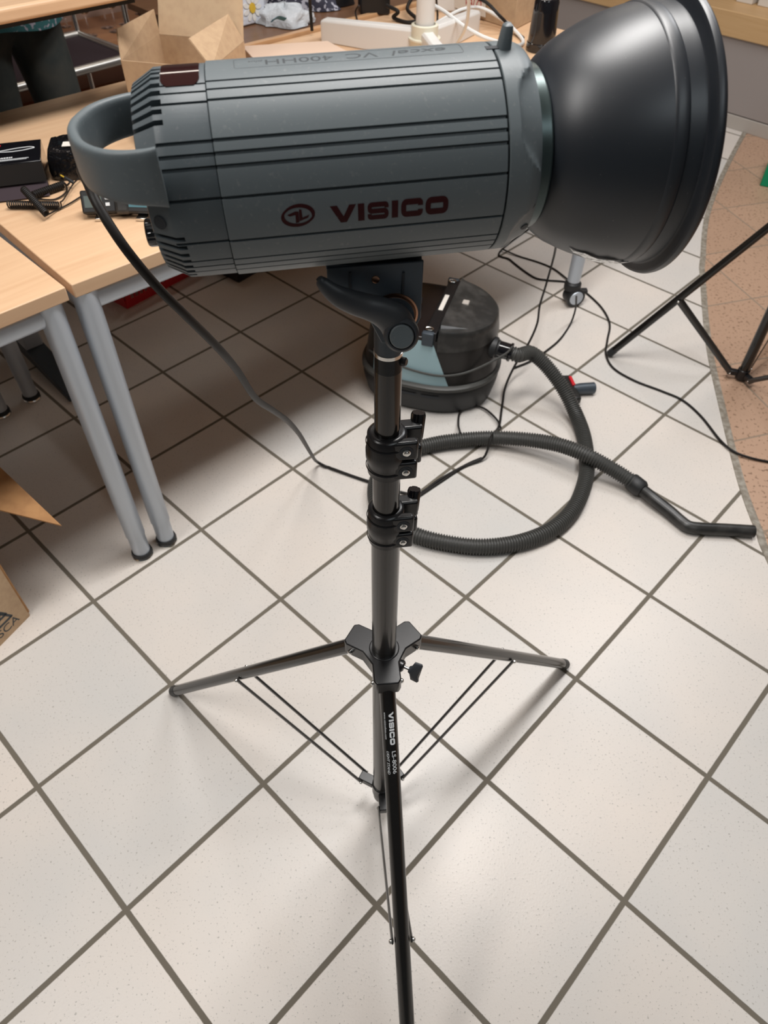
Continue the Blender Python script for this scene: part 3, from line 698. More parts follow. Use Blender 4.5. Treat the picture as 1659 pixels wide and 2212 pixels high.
# ------------------------------------------------------------------ low counter on the right
CB = Vector((1.851, 3.663, 0)); cd = Vector((.675, -.738, 0)).normalized(); cn = Vector((-cd.y, cd.x, 0)); 
if cn.y < 0: cn = -cn
R4 = Matrix((cd, cn, Vector((0, 0, 1)))).transposed()
def CP(a, b, z): return CB + cd * a + cn * b + Vector((0, 0, z))
r = thing('window_bench', 'long low grey counter with a wooden top band, behind the reflector at right', 'counter', CP(0, .3, 0))
build('plinth', MB().box(CP(-.5, .25, .031), (4.0, .5, .062), R4), M['plinth'], r, bevel=.002)
build('front_panel', MB().box(CP(-.5, .252, .225), (4.0, .496, .318), R4), M['greypanel'], r, bevel=.002)
build('wood_band', MB().box(CP(-.5, .245, .436), (4.0, .515, .104), R4), M['pine'], r, bevel=.004)
for i, (a, b, w_, h_) in enumerate(((.075, .20, .075, .12), (.165, .18, .080, .13), (.26, .19, .075, .12), (-.06, .22, .07, .10), (-.16, .21, .085, .11))):
    lb = ['white carton on the wood-topped counter, over the pale plinth line', 'white carton on the counter next to the rightmost photo edge', 'white carton on the counter just past the photo edge', 'white carton on the counter beside the reflector rim', 'white carton on the counter partly behind the reflector'][i]
    single('white_carton', MB().box(CP(a, b, .4885 + h_ / 2), (w_, .11, h_), R4), M['ivory'], lb, 'carton', CP(a, b, .4885), 'white cartons on the counter', bevel=.003)
# green box on brown floor
single('green_box', MB().slab([(2.0, 2.46, .0), (2.6, 2.46, .0), (2.6, 2.86, .0), (2.0, 2.86, .0)], .001), M['green'], 'green crate', 'crate', (2.1, 2.6, 0)) if False else None
g0 = at(1644, 392, .02)
gm = MB(); dg1, dg2 = axes(62)
R5 = Matrix((dg2 * -1, dg1, Vector((0, 0, 1)))).transposed()
gm.box(g0 + (dg2 * -1) * .16 + dg1 * .12 + Vector((0, 0, .04)), (.32, .24, .12), R5)
single('green_crate', gm, M['green'], 'green crate on the brown floor at the right photo edge', 'crate', Vector((g0.x + .15, g0.y + .1, 0)), bevel=.004)

# ------------------------------------------------------------------ vacuum cleaner
VC = Vector((.193, 1.532, 0)); va = Vector((.948, -.318, 0)); vb = Vector((.318, .948, 0)); 
vac = thing('vacuum_cleaner', 'black canister vacuum cleaner with pale blue side and ribbed hose on the tiles', 'vacuum cleaner', VC)
def sec(z, la, lb, ex=3.0, ox=0, tilt=0, n=56):
    out = []
    for k in range(n):
        q = 2 * PI * k / n; c, s_ = math.cos(q), math.sin(q)
        e = ex if c < 0 else ex * .82
        X = math.copysign(abs(c) ** (2 / e), c) * la + ox; Y = math.copysign(abs(s_) ** (2 / e), s_) * lb * (1 - .16 * max(0, c) ** 2)
        out.append(VC + va * X + vb * Y + Vector((0, 0, z + tilt * X)))
    return out
build('base', MB().loft([sec(.006, .190, .150), sec(.012, .197, .162), (sec(.060, .208, .172)), sec(.085, .210, .174), sec(.092, .208, .172), sec(.094, .204, .160)]), M['rub'], vac)
build('bumper_rim', MB().loft([sec(.092, .208, .172), sec(.096, .213, .177), sec(.106, .213, .177), sec(.110, .208, .171)]), M['hose'], vac)
bd = build('body', MB().loft([sec(.095, .206, .162), sec(.255, .184, .150)]), M['vacside'], vac)
# blue side panel on the viewer's side, rear half
def vside(X, z, off=.0015):
    k = (z - .095) / .16; la = .206 - .022 * k; lb = .162 - .012 * k
    c = max(-1, min(1, X / la)); e = 3.0 if c < 0 else 3.0 * .82
    sy = (1 - abs(c) ** e) ** (1 / e) if abs(c) < 1 else 0
    return VC + va * X - vb * (lb * sy * (1 - .16 * max(0, c) ** 2) + off) + Vector((0, 0, z))
Pn = []
for j in range(9):
    z = .100 + .153 * j / 8; x1 = .090 - .060 * j / 8; x0 = -.150
    Pn.append([vside(x0 + (x1 - x0) * i / 20, z) for i in range(21)])
Pb = 0
bp_ = MB(); bp_.grid(Pn); build('blue_side_panel', bp_, M['vacblue'], vac)
# lid in front of the clip bar
def cutsec(z, la, lb, x0, ex=3.0, tilt=0):
    pts = [p for p in sec(z, la, lb, ex, 0, tilt, 96)]; out = []
    for p in pts:
        X = (p - VC).dot(va)
        if X < x0: p = p + va * (x0 - X)
        out.append(p)
    return out
lidb = build('lid', MB().loft([cutsec(.225, .192, .156, .045), cutsec(.272, .187, .152, .045, tilt=-.07), cutsec(.288, .185, .150, .045, tilt=-.08), cutsec(.2925, .181, .146, .046, tilt=-.08), cutsec(.294, .170, .135, .047, tilt=-.08)]), M['vac'], vac)
LD = sub(lidb, vac)
Rv = Matrix((va, vb, Vector((0, 0, 1)))).transposed()
build('button', MB().box(VC + va * .085 + vb * .012 + Vector((0, 0, .2930)), (.020, .022, .012), Rv), M['plinth'], LD, bevel=.003)
build('recess_deck', MB().loft([[VC + va * max(-.19, min(.045, (p - VC).dot(va))) + vb * (p - VC).dot(vb) + Vector((0, 0, z)) for p in sec(0, .178, .142)] for z in (.24, .258)]), M['blackgloss'], vac, bevel=.003)
build('clip_bar', MB().box(VC + va * .022 + Vector((0, 0, .268)), (.036, .300, .028), Rv), M['black'], vac, bevel=.003)
build('type_label', MB().box(VC + va * .020 + vb * .012 + Vector((0, 0, .2830)), (.013, .085, .0012), Rv), M['ivory'], vac)
for sg in (-1, 1): build('lid_clip', MB().box(VC + va * .016 + vb * sg * .150 + Vector((0, 0, .262)), (.034, .016, .042), Rv), M['bracket'], vac, bevel=.003)
for sg in (-1, 1): build('clip_ring', MB().tube(curve([VC + va * (.016 + .011 * math.cos(q)) + vb * (sg * .134 + .007 * math.sin(q)) + Vector((0, 0, .2845)) for q in [2 * PI * k / 10 for k in range(11)]], n=3), .0022, 8), M['chrome'], vac)
for k in (-.05, .02): build('handle_roll', MB().tube([VC + va * -.14 + vb * k + Vector((0, 0, .268)), VC + va * -.05 + vb * k + Vector((0, 0, .272))], .010, 14), M['bracket'], vac)
for x0 in (-.060, .010): build('vent_slot', MB().grid([[vside(x0 + .055 * i / 6, .095, .0155) + Vector((0, 0, -.014)), vside(x0 + .055 * i / 6, .095, .0155) + Vector((0, 0, -.022))] for i in range(7)]), M['groove'], vac)
pr = VC + va * .190 + vb * -.030 + Vector((0, 0, .190)); pd = (va + Vector((0, 0, -.12))).normalized()
build('hose_port', MB().lathe([(-.02, .032), (.006, .032), (.010, .027), (.014, .027)], pr, pd, 32), M['rub'], vac)
build('hose_connector', MB().lathe([(.010, .025), (.045, .0245), (.048, .028), (.054, .028), (.056, .022)], pr, pd, 32), M['blackgloss'], vac)
hz = .022
hpts = [pr + pd * .05, pr + pd * .075 + Vector((0, 0, -.002)), at(1150, 764, .165), at(1190, 802, .12), at(1222, 850, .07), at(1246, 900, .032)]
hpts += [at(x, y, hz) for x, y in ((1262, 948), (1268, 1010), (1258, 1060), (1235, 1105), (1190, 1145), (1120, 1172), (1040, 1181), (960, 1172), (895, 1155), (845, 1128), (815, 1090), (812, 1045), (835, 1005), (875, 977))]
hpts += [at(925, 962, hz + .002), at(980, 952, hz + .004), at(1060, 946, hz + .010), at(1140, 950, hz + .025), at(1210, 962, hz + .040), at(1270, 985, hz + .042), at(1330, 1018, hz + .022), at(1382, 1052, hz + .004)]
hz_ob = build('hose', ribbed(hpts, .0218, .0038, .0072), M['hose'], vac)
q0, q1 = at(1362, 1038, hz + .008), at(1400, 1068, hz + .003); dv = (q1 - q0).normalized()
build('hose_cuff', MB().lathe([(0, .0225), (.004, .0245), (.036, .0245), (.044, .0200)], q0, dv, 32), M['rub'], vac)
wpts = curve([at(1388, 1059, hz + .003), at(1412, 1078, .024), at(1445, 1104, .019), at(1470, 1126, .016), at(1488, 1138, .016), at(1515, 1142, .016), at(1560, 1144, .016), at(1628, 1148, .016)], n=8)
build('wand', MB().tube(wpts, [.0168 + .0 * i for i in range(len(wpts))], 24), M['vac'], vac)
# vacuum's own flex lying over it and trailing on the floor
flex = [at(700, 800, .10), at(760, 795, .14)] + [vside(-.13, .17, .006), vside(-.05, .150, .007), vside(.03, .142, .007), vside(.10, .146, .007), vside(.16, .158, .007)] + [atd(1050, 792, 1.93), pr + pd * .030 + Vector((.012, -.03, .022)), pr + pd * .055 + Vector((.008, .0, .033))]
flex = [vside(-.17, .16, .006), vside(-.13, .168, .006), vside(-.05, .158, .006), vside(.03, .150, .006), vside(.09, .150, .006), vside(.15, .160, .010), pr + pd * .035 + Vector((-.01, -.034, .010)), pr + pd * .052 + Vector((.0, -.012, .030))]
build('flex', MB().tube(curve(flex, n=8), .0034, 8), M['hose'], vac)
def cable(pts, r_, label, m='cable', name='cable', base=None, n=8):
    return single(name, MB().tube(curve(pts, n=10), r_, n), M[m], label, 'cable', base or Vector((pts[0][0], pts[0][1], 0)))
cable([(1.07, 2.95, .004), (.85, 2.75, .004), at(1085, 538, .004), at(1103, 562, .004), at(1150, 597, .004), at(1180, 605, .004), at(1222, 609, .004), at(1248, 620, .004), at(1275, 640, .004), at(1302, 668, .004), at(1317, 700, .004), at(1312, 735, .004), at(1309, 765, .004), at(1325, 795, .004), at(1370, 822, .004), at(1430, 845, .004), at(1475, 865, .004), at(1515, 900, .004), at(1555, 950, .006), at(1585, 975, .008), at(1625, 990, .006), at(1690, 1003, .004)], .0036,
      'long thin black cable winding past the caster and over the brown floor edge')
cable([at(1085, 538, .010), at(1120, 553, .004), at(1165, 567, .004), at(1195, 580, .004), at(1222, 600, .006), at(1238, 615, .008)], .0032, 'short black cable looping on the tiles just below the flash front cap')
cable([at(1210, 470, .70), at(1203, 520, .42), at(1195, 560, .25), at(1178, 620, .13), at(1166, 660, .12), at(1160, 700, .105), at(1140, 745, .110), at(1112, 790, .06), at(1092, 835, .02), at(1084, 880, .010), at(1078, 920, .008), at(1062, 942, .052), at(1052, 975, .030), at(1040, 992, .010), at(1000, 1010, .004), at(950, 1042, .004), at(905, 1072, .004)], .0036,
      'black cable dropping behind the reflector and crossing the vacuum hose')
cable([at(1245, 640, .14), at(1243, 668, .06), at(1232, 700, .006), at(1212, 730, .005), at(1188, 752, .005), at(1150, 778, .005), at(1110, 795, .005)], .0034, 'black cable trailing from beside the caster to the hose connector')
cable([at(1082, 925, .010), at(1072, 905, .012), at(1045, 882, .010), at(1015, 877, .008), at(994, 890, .008), at(990, 915, .012), at(994, 935, .045)], .0032, 'small loop of black cable at the foot of the vacuum cleaner')
# brush nozzle
nz = thing('brush_nozzle', 'small grey furniture nozzle with a red slide behind the hose', 'nozzle', at(1245, 845, 0))
p0, p1 = at(1284, 838, .020), at(1240, 840, .022)
dv = (p1 - p0).normalized()
build('neck', MB().lathe([(0, .0165), (.002, .0185), (.045, .0175), (.070, .014)], p0, dv, 28), M['bracket'], nz)
e_ = Vector((-dv.y, dv.x, 0)); Rz = Matrix((dv, e_, Vector((0, 0, 1)))).transposed()
build('head', MB().box(p0 + dv * .078 + Vector((0, 0, -.002)), (.034, .12, .026), Rz), M['vac'], nz, bevel=.006)
build('red_slide', MB().box(p0 + dv * .070 + e_ * -.022 + Vector((0, 0, .013)), (.010, .044, .010), Rz), M['red'], nz, bevel=.002)

# ------------------------------------------------------------------ under the tables
bk = thing('plastic_basket', 'red plastic basket with lattice sides on the floor under the table', 'basket', (-.79, 2.11, 0))
ba = Vector((.636, .772, 0)).normalized(); bb_ = Vector((-ba.y, ba.x, 0)); bc0 = Vector((-.874, 1.955, 0))
def BP(a, b, z): return bc0 + ba * a + bb_ * b + Vector((0, 0, z))
Lb, Wb, Hb = .34, .20, .135
def lattice(f, L_):
    m_ = MB(); n = max(4, int(L_ / .022))
    def bar(a0, a1, z0, z1): m_.loft([[Vector(f(a0, z0, 0)), Vector(f(a1, z0, 0)), Vector(f(a1, z1, 0)), Vector(f(a0, z1, 0))], [Vector(f(a0, z0, .003)), Vector(f(a1, z0, .003)), Vector(f(a1, z1, .003)), Vector(f(a0, z1, .003))]])
    bar(0, L_, 0, .030); bar(0, L_, Hb - .022, Hb); bar(0, .018, .03, Hb - .022); bar(L_ - .018, L_, .03, Hb - .022)
    for z in (.052, .076, .098): bar(.018, L_ - .018, z, z + .006)
    for k in range(n): a = .018 + (L_ - .036) * k / n; bar(a, a + .006, .03, Hb - .022)
    return m_
for f, L_ in ((lambda a, z, o: BP(a, o - z * .12, z), Lb), (lambda a, z, o: BP(a, Wb - o + z * .12, z), Lb), (lambda a, z, o: BP(o - z * .12, a, z), Wb), (lambda a, z, o: BP(Lb - o + z * .12, a, z), Wb)):
    build('lattice_side', lattice(f, L_), M['red'], bk)
build('bottom', MB().slab([BP(0, 0, .002), BP(Lb, 0, .002), BP(Lb, Wb, .002), BP(0, Wb, .002)], .004), M['red'], bk)
single('white_filling', MB().box(BP(.17, .10, .055), (.30, .15, .09), Matrix((ba, bb_, Vector((0, 0, 1)))).transposed()), M['ivory'], 'white papers inside the red basket', 'filling', BP(.17, .1, .01), bevel=.002)  # plain white block, visible between the lattice bars
single('black_tray', MB().box(Vector((-.535, 2.33, .06)), (.26, .32, .12), Matrix((ba, bb_, Vector((0, 0, 1)))).transposed()), M['black'], 'low black box on the floor under the table, right of the red basket', 'box', Vector((-.535, 2.33, 0)), bevel=.004)

# carton with emblem at the lower left
cb = thing('large_carton', 'open brown shipping carton at the left photo edge, printed SCA', 'carton', (-.95, .50, 0))
d_ = Vector((-.46, -.89, 0)).normalized(); nf = Vector((d_.y, -d_.x, 0))
if nf.x > 0: nf = -nf
K0 = Vector((-.822, .640, 0)); HK = .36
def KP(a, b, z): return K0 + d_ * a + nf * b + Vector((0, 0, z))
cm_ = MB()
for pts in ([KP(0, 0, 0), KP(.42, 0, 0), KP(.42, 0, HK), KP(0, 0, HK)], [KP(0, .35, 0), KP(.42, .35, 0), KP(.42, .35, HK), KP(0, .35, HK)], [KP(0, 0, 0), KP(0, .35, 0), KP(0, .35, HK), KP(0, 0, HK)], [KP(.42, 0, 0), KP(.42, .35, 0), KP(.42, .35, HK), KP(.42, 0, HK)], [KP(0, 0, .004), KP(.42, 0, .004), KP(.42, .35, .004), KP(0, .35, .004)]):
    cm_.slab(pts, .005)
build('carton_walls', cm_, M['card'], cb)
build('corrugated_edge', MB().tube([KP(-.003, .003, .01), KP(-.003, .003, HK)], .004, 6), M['card_or'], cb)
build('open_flap', MB().slab([at(133, 1136, .30), at(-60, 952, .37), at(-230, 1010, .37), at(-150, 1065, .34)][:4], .005), M['card_or'], cb)
def kmap(a0, z0):
    def fn(x_, y_, h_): return KP(a0 - x_, -.0026 - h_, z0 + y_)
    return fn
tri = [stroke([(0, .018), (.020, .052), (.040, .018)], .006, True, .001), stroke([(.008, .0), (.028, .034), (.048, .0)], .006, True, .001)]
tv, tf = [], []
for v, f in tri: o_ = len(tv); tv += v; tf += [tuple(i + o_ for i in q) for q in f]
build('sca_print', decal(text_polys('SCA', .032, 1.05), kmap(.085, .018), .0003), M['print_dk'], cb)
build('triangle_print', decal((tv, tf), kmap(.083, .047), .0003), M['print_dk'], cb)

# ------------------------------------------------------------------ on the left table top
Z = TZ
r = thing('product_box', 'black printed product box lying on the beech table at left', 'box', Vector((-.80, 1.32, Z)))
pA, pB = at(88, 300, Z + .06), at(88, 346, Z + .06); px_ = (pB - pA).normalized(); py_ = Vector((px_.y, -px_.x, 0))
if py_.x > 0: py_ = -py_
Dp = (pB - pA).length
def QP(a, b, z): return pA + px_ * a + py_ * b + Vector((0, 0, z - (Z + .06)))
bx = MB().loft([[QP(0, 0, z), QP(Dp, 0, z), QP(Dp, .20, z), QP(0, .20, z)] for z in (Z + .001, Z + .06)])
build('box_body', bx, M['blackgloss'], r, bevel=.0012)
build('front_flap', MB().slab([QP(Dp + .001, 0, Z + .058), QP(Dp + .001, .20, Z + .058), QP(Dp + .012, .20, Z + .022), QP(Dp + .012, 0, Z + .022)], .0015), M['vacside'], r)
build('lower_flap', MB().slab([QP(Dp + .004, .0, Z + .020), QP(Dp + .004, .20, Z + .020), QP(Dp + .040, .20, Z + .003), QP(Dp + .040, 0, Z + .003)], .0015), M['mat'], r)
def qmap(b0, a0):
    def fn(x_, y_, h_): return QP(a0 - y_, b0 - x_, Z + .0603 + h_)
    return fn
build('picture_print', decal(stroke([(.0, .0), (.045, .010), (.075, .012), (.085, .004), (.060, -.004), (.035, -.006)], .0022, True, .006), qmap(.096, Dp * .42), .0003), M['white_print'], r)
build('screen_print', decal(stroke([(0, 0), (.024, 0)], .010), qmap(.112, Dp * .48), .0003), M['lcd'], r)
build('red_print', decal(stroke([(0, 0), (.024, 0)], .006), qmap(.106, Dp * .14), .0003), M['red'], r)
pv, pf = [], []
rnd = random.Random(3)
for row, (y0, hh, L_) in enumerate(((.0, .0055, .030), (-.009, .0026, .064), (-.0135, .0022, .060))):
    x_ = 0
    while x_ < L_:
        w_ = hh * rnd.uniform(.5, .9); v, f = stroke([(x_, y0), (x_ + w_, y0)], hh * .8); o_ = len(pv); pv += v; pf += [tuple(i + o_ for i in q) for q in f]; x_ += w_ * 1.3
build('caption_print', decal((pv, pf), qmap(.088, Dp * .74), .0003), M['white_print'], r)

r = thing('wrapped_battery', 'black plastic wrapped box with a white label, behind the handle', 'box', at(158, 360, Z))
a_, b_ = axes(8); RB = Matrix((a_, b_, Vector((0, 0, 1)))).transposed(); cbx = at(164, 392, Z) + b_ * .057
wb = MB(); rg = []
for z, k in ((.002, 1.0), (.02, 1.04), (.045, .98), (.058, .90), (.062, .7)):
    rg.append([cbx + a_ * (math.copysign(abs(math.cos(q)) ** .35, math.cos(q)) * .052 * k) + b_ * (math.copysign(abs(math.sin(q)) ** .35, math.sin(q)) * .052 * k) + Vector((0, 0, z + .002 * math.sin(5 * q))) for q in [2 * PI * i / 40 for i in range(40)]])
build('wrapping', wb.loft(rg), mat('crinkled_black_film', (.006, .006, .007), .12, bump=(40, .9, .01)), r)
build('white_label', MB().box(cbx + a_ * .008 - b_ * .022 + Vector((0, 0, .0650)), (.042, .024, .001), RB), M['ivory'], r)

def trigger(px, py, lcdm, label, yaw, fat):
    c = at(px, py, Z); a, b = axes(yaw); R_ = Matrix((a, b, Vector((0, 0, 1)))).transposed()
    r = thing('radio_trigger', label, 'flash trigger', c)
    Rt = R_ @ Matrix.Rotation(math.radians(58), 3, 'X')
    up = Rt @ Vector((0, 0, 1)); 
    build('case', MB().box(c + Vector((0, 0, .026)) + b * .008, (.068, .044, .024), Rt), M['rub'], r, bevel=.004)
    build('screen', MB().box(c + Vector((0, 0, .026)) + b * .008 + up * .0122 - a * (.010 if fat else 0), (.034 if fat else .050, .022, .001), Rt), M[lcdm], r)
    build('hot_shoe', MB().box(c + Vector((0, 0, .004)) - b * .012, (.022, .020, .006), R_), M['chrome'], r, bevel=.001)
    if fat:
        build('battery_hump', MB().box(c + a * .046 + Vector((0, 0, .024)) + b * .006, (.030, .046, .034), Rt), M['vac'], r, bevel=.007, seg=3)
        bt = MB()
        for k in (-.006, .006): bt.box(c + Vector((0, 0, .026)) + b * .008 + up * .0128 + a * .018 + (Rt @ Vector((0, k, 0))), (.008, .006, .0014), Rt)
        build('buttons', bt, M['white_print'], r)
trigger(222, 468, 'lcd', 'black flash trigger with two white buttons beside the drooping power cord', 6, True)
trigger(313, 468, 'lcdblue', 'black flash trigger with a blue screen, partly behind the flash back', -4, False)
def coil(p0, p1, R, r_, turns, label, tail=None):
    p0, p1 = Vector(p0), Vector(p1); ax = (p1 - p0).normalized(); a = ax.orthogonal().normalized(); b = ax.cross(a); n = turns * 10
    pts = [p0 + (p1 - p0) * (i / n) + (a * math.cos(2 * PI * i / 10) + b * math.sin(2 * PI * i / 10)) * R for i in range(n + 1)]
    if tail: pts = pts + curve([pts[-1]] + tail, n=8)[1:]
    return single('coiled_cord', MB().tube(pts, r_, 6), M['cable'], label, 'cable', Vector((p0.x, p0.y, Z)))
coil(at(18, 442, Z + .009), at(130, 444, Z + .009), .0070, .0016, 24, 'black coiled cord lying crosswise under another one on the table', [at(138, 430, Z + .01), at(160, 395, Z + .01), at(185, 375, Z + .008)])
coil(at(50, 408, Z + .032), at(100, 462, Z + .014), .0062, .0016, 20, 'black coiled cord lying diagonally across the other coiled cord', [at(120, 455, Z + .004), at(150, 440, Z + .004), at(185, 418, Z + .004)])
coil(at(70, 422, Z + .010), at(138, 398, Z + .010), .0062, .0020, 16, 'black coiled cord tucked behind the crossed pair beside the printed box', [at(145, 400, Z + .02), at(150, 395, Z + .03)])
cable([at(110, 350, Z + .004), at(118, 368, Z + .004), at(130, 385, Z + .004), at(145, 410, Z + .005), at(120, 430, Z + .003), at(80, 430, Z + .003)], .0017, 'thin black lead curling between the printed box and the wrapped box', base=at(110, 350, Z))
r = thing('jack_plug', 'gold tipped audio jack plug lying on the coiled cords', 'plug', at(140, 385, Z))
p0, p1 = at(130, 378, Z + .022), at(158, 394, Z + .014); dv = (p1 - p0).normalized()
build('tip', MB().lathe([(0, .0006), (.002, .0016), (.013, .0017)], p0, dv, 12), M['yellow'], r); build('sleeve', MB().lathe([(.013, .0034), (.034, .0036), (.038, .002)], p0, dv, 14), M['rub'], r)
single('small_package', MB().box(at(325, 305, Z) + Vector((.01, .01, .024)), (.08, .06, .046), axes(30)[0].to_track_quat('X', 'Z').to_matrix()), M['black'], 'black package with a red corner behind the flash handle', 'box', at(300, 300, Z), bevel=.003)

# ------------------------------------------------------------------ rear table top
ob = thing('open_carton', 'open brown cardboard box with raised flaps behind the flash display', 'carton', (-.40, 1.62, Z))
ou = Vector((.925, -.38, 0)).normalized(); ov = Vector((.38, .925, 0)).normalized(); oz = .875; oc = Vector((at(262, 130, oz).x, at(262, 130, oz).y, 0))
Wc = (at(519, 92, oz) - at(344, 74, oz)).length; Dc = (at(344, 74, oz) - at(262, 130, oz)).length
ov = (at(344, 74, oz) - at(262, 130, oz)).normalized(); ou = Vector((ov.y, -ov.x, 0)); Wc = .235
def OP(a, b, z): return oc + ou * a + ov * b + Vector((0, 0, z))
wl = MB()
for pts in ([OP(0, 0, Z), OP(Wc, 0, Z), OP(Wc, 0, oz), OP(0, 0, oz)], [OP(0, Dc, Z), OP(Wc, Dc, Z), OP(Wc, Dc, oz), OP(0, Dc, oz)], [OP(0, 0, Z), OP(0, Dc, Z), OP(0, Dc, oz), OP(0, 0, oz)], [OP(Wc, 0, Z), OP(Wc, Dc, Z), OP(Wc, Dc, oz), OP(Wc, 0, oz)], [OP(0, 0, Z + .003), OP(Wc, 0, Z + .003), OP(Wc, Dc, Z + .003), OP(0, Dc, Z + .003)]):
    wl.slab(pts, .0035)
build('box_walls', wl, M['card'], ob)
build('back_flap', MB().slab([OP(0, Dc, oz), OP(Wc, Dc, oz), OP(Wc - .004, Dc + .07, oz + .20), OP(.006, Dc + .07, oz + .20)], .0035), M['card_in'], ob)
build('left_flap', MB().slab([OP(0, 0, oz), OP(0, Dc, oz), OP(-.004, Dc + .002, oz + .055), OP(-.014, .035, oz + .056)], .0035), M['card'], ob)
build('right_flap', MB().slab([OP(Wc, 0, oz), OP(Wc, Dc, oz), OP(Wc - .030, Dc - .010, oz + .060), OP(Wc - .062, .03, oz + .050)], .0035), M['card'], ob)
fb_ = MB(); q = [at(522, 99, Z + .045), at(708, 88, Z + .045), at(765, 118, Z + .045), at(560, 140, Z + .045)]
fb_.loft([[Vector((p.x, p.y, z)) for p in q] for z in (Z + .001, Z + .045)])
single('flat_carton', fb_, M['card_pale'], 'closed flat pale cardboard box between the open carton and the white stand', 'carton', Vector((q[0].x + .1, q[0].y - .05, Z)), bevel=.0015)

ws = thing('floor_lamp_base', 'white stand with a thick pole and cross feet on the rear table', 'stand', (.163, 2.09, Z))
hc = Vector((.163, 2.090, Z))
build('pole', MB().lathe([(.03, .0265), (.80, .0265)], hc, (0, 0, 1), 36), M['white'], ws)
build('hub_collar', MB().lathe([(.0, .040), (.046, .044), (.050, .047), (.054, .047), (.056, .039), (.086, .039), (.088, .031), (.06, .030)], hc, (0, 0, 1), 40, cap=False), M['cream'], ws)
for ang, L_ in ((151, .345), (56, .32), (-77, .30)):
    d = Vector((math.cos(math.radians(ang)), math.sin(math.radians(ang)), 0)); n_ = Vector((-d.y, d.x, 0)); p_ = hc + Vector((0, 0, .001))
    fm = MB().loft([[p_ + d * s_ + n_ * a * k + Vector((0, 0, z)) for a, z in ((-.020, 0), (.020, 0), (.020, hh * .9), (.014, hh), (-.014, hh), (-.020, hh * .9))] for s_, k, hh in ((.03, 1, .075), (L_ - .01, .95, .060), (L_, .8, .055))])
    build('foot_arm', fm, M['white'], ws, bevel=.002)
# white cables and strip
cable([at(925, 5, Z + .10), at(960, 25, Z + .08), at(1000, 55, Z + .06), at(1040, 78, Z + .05), at(1080, 92, Z + .03), at(1110, 100, Z + .01), at(1130, 92, Z + .006), at(1118, 72, Z + .01), at(1085, 42, Z + .03), at(1040, 18, Z + .05), at(1000, 20, Z + .06), at(960, 40, Z + .04), at(940, 52, Z + .03)], .0055, 'thick white cable looping over the foot of the white stand', 'wcable', base=at(1100, 100, Z))
cable([at(1012, -30, Z + .20), at(1012, 20, Z + .14), at(1005, 60, Z + .08), at(985, 95, Z + .01)], .0050, 'straight white cable hanging down behind the flash nameplate', 'wcable', base=at(985, 95, Z))
cable([at(1010, -12, Z + .09), at(1050, 5, Z + .08), at(1080, 35, Z + .05), at(1110, 65, Z + .01), at(1130, 82, Z + .006)], .0050, 'black cable slanting over the white cables beside the marked carton', base=at(1110, 65, Z))
cable([at(940, -30, Z + .12), at(945, 30, Z + .03), at(943, 60, Z + .005)], .0032, 'thin black lead just right of the white pole', base=at(943, 60, Z))
cable([at(667, -60, .95), at(669, 0, .86), at(674, 66, Z + .016)], .0050, 'upright thin black cable on the sideboard beside the plastic bags', base=at(674, 66, Z))
cable([at(775, 12, Z + .05), at(768, 25, Z + .02), at(772, 45, Z + .006)], .0026, 'short black lead hanging from the power adapter', base=at(772, 45, Z))
cable([at(835, 12, Z + .04), at(860, 25, Z + .03), at(850, 38, Z + .01), at(880, 48, Z + .006), at(900, 42, Z + .01), at(880, 20, Z + .02), at(890, -5, Z + .03)], .0060, 'coil of thick black cable between the power adapter and the white pole', base=at(870, 40, Z))
pw = at(808, 36, Z)
single('power_adapter', MB().box(pw + Vector((0, .045, .028)), (.10, .075, .052), axes(8)[0].to_track_quat('X', 'Z').to_matrix()), M['black'], 'black power adapter on the table just left of the white pole', 'power adapter', pw, bevel=.005)
ps = at(965, 30, Z)
r = thing('plug_adapter', 'white plug block with a blue top, right of the white pole', 'plug', ps)
build('block', MB().box(ps + Vector((0, .05, .035)), (.075, .06, .07)), M['white'], r, bevel=.006)
build('blue_plug', MB().lathe([(0, .026), (.016, .024), (.02, .018)], ps + Vector((0, .05, .07)), (0, 0, 1), 24), mat('pale_blue', (.45, .55, .62), .4), r)
# marked carton at the back right
mc = thing('marked_carton', 'torn cardboard box with red handwriting behind the white cables', 'carton', at(1060, 55, Z))
m0, m1, m2, m3 = at(985, 25, Z), at(1110, 66, Z), at(1145, 70, Z), at(1010, -20, Z)
zz = Z + .13
mm = MB().loft([[Vector((p.x, p.y, z)) for p in (m0, m1, m2 + Vector((.03, .13, 0)), m3 + Vector((0, .12, 0)))] for z in (Z + .001, zz)])
build('carton_body', mm, M['card'], mc, bevel=.002)
fdir = (m1 - m0).normalized(); fn_ = Vector((fdir.y, -fdir.x, 0))
p_ = Vector((m0.x, m0.y, Z + .014)) + fn_ * .010
build('pale_flap', MB().slab([p_, p_ + fdir * .15, p_ + fdir * .145 + Vector((0, 0, .060)) + fn_ * .004, p_ + Vector((0, 0, .062)) + fn_ * .004], .003), M['ivory'], mc)
def mmap(x_, y_, h_): return p_ + fdir * (.050 + x_) + Vector((0, 0, .018 + y_)) + fn_ * (.0018 + h_ + .004 * (.018 + y_) / .060)
build('red_writing', decal(text_polys('VALO', .036, .85, .3), mmap, .0004), mat('red_marker', (.45, .03, .03), .6), mc)
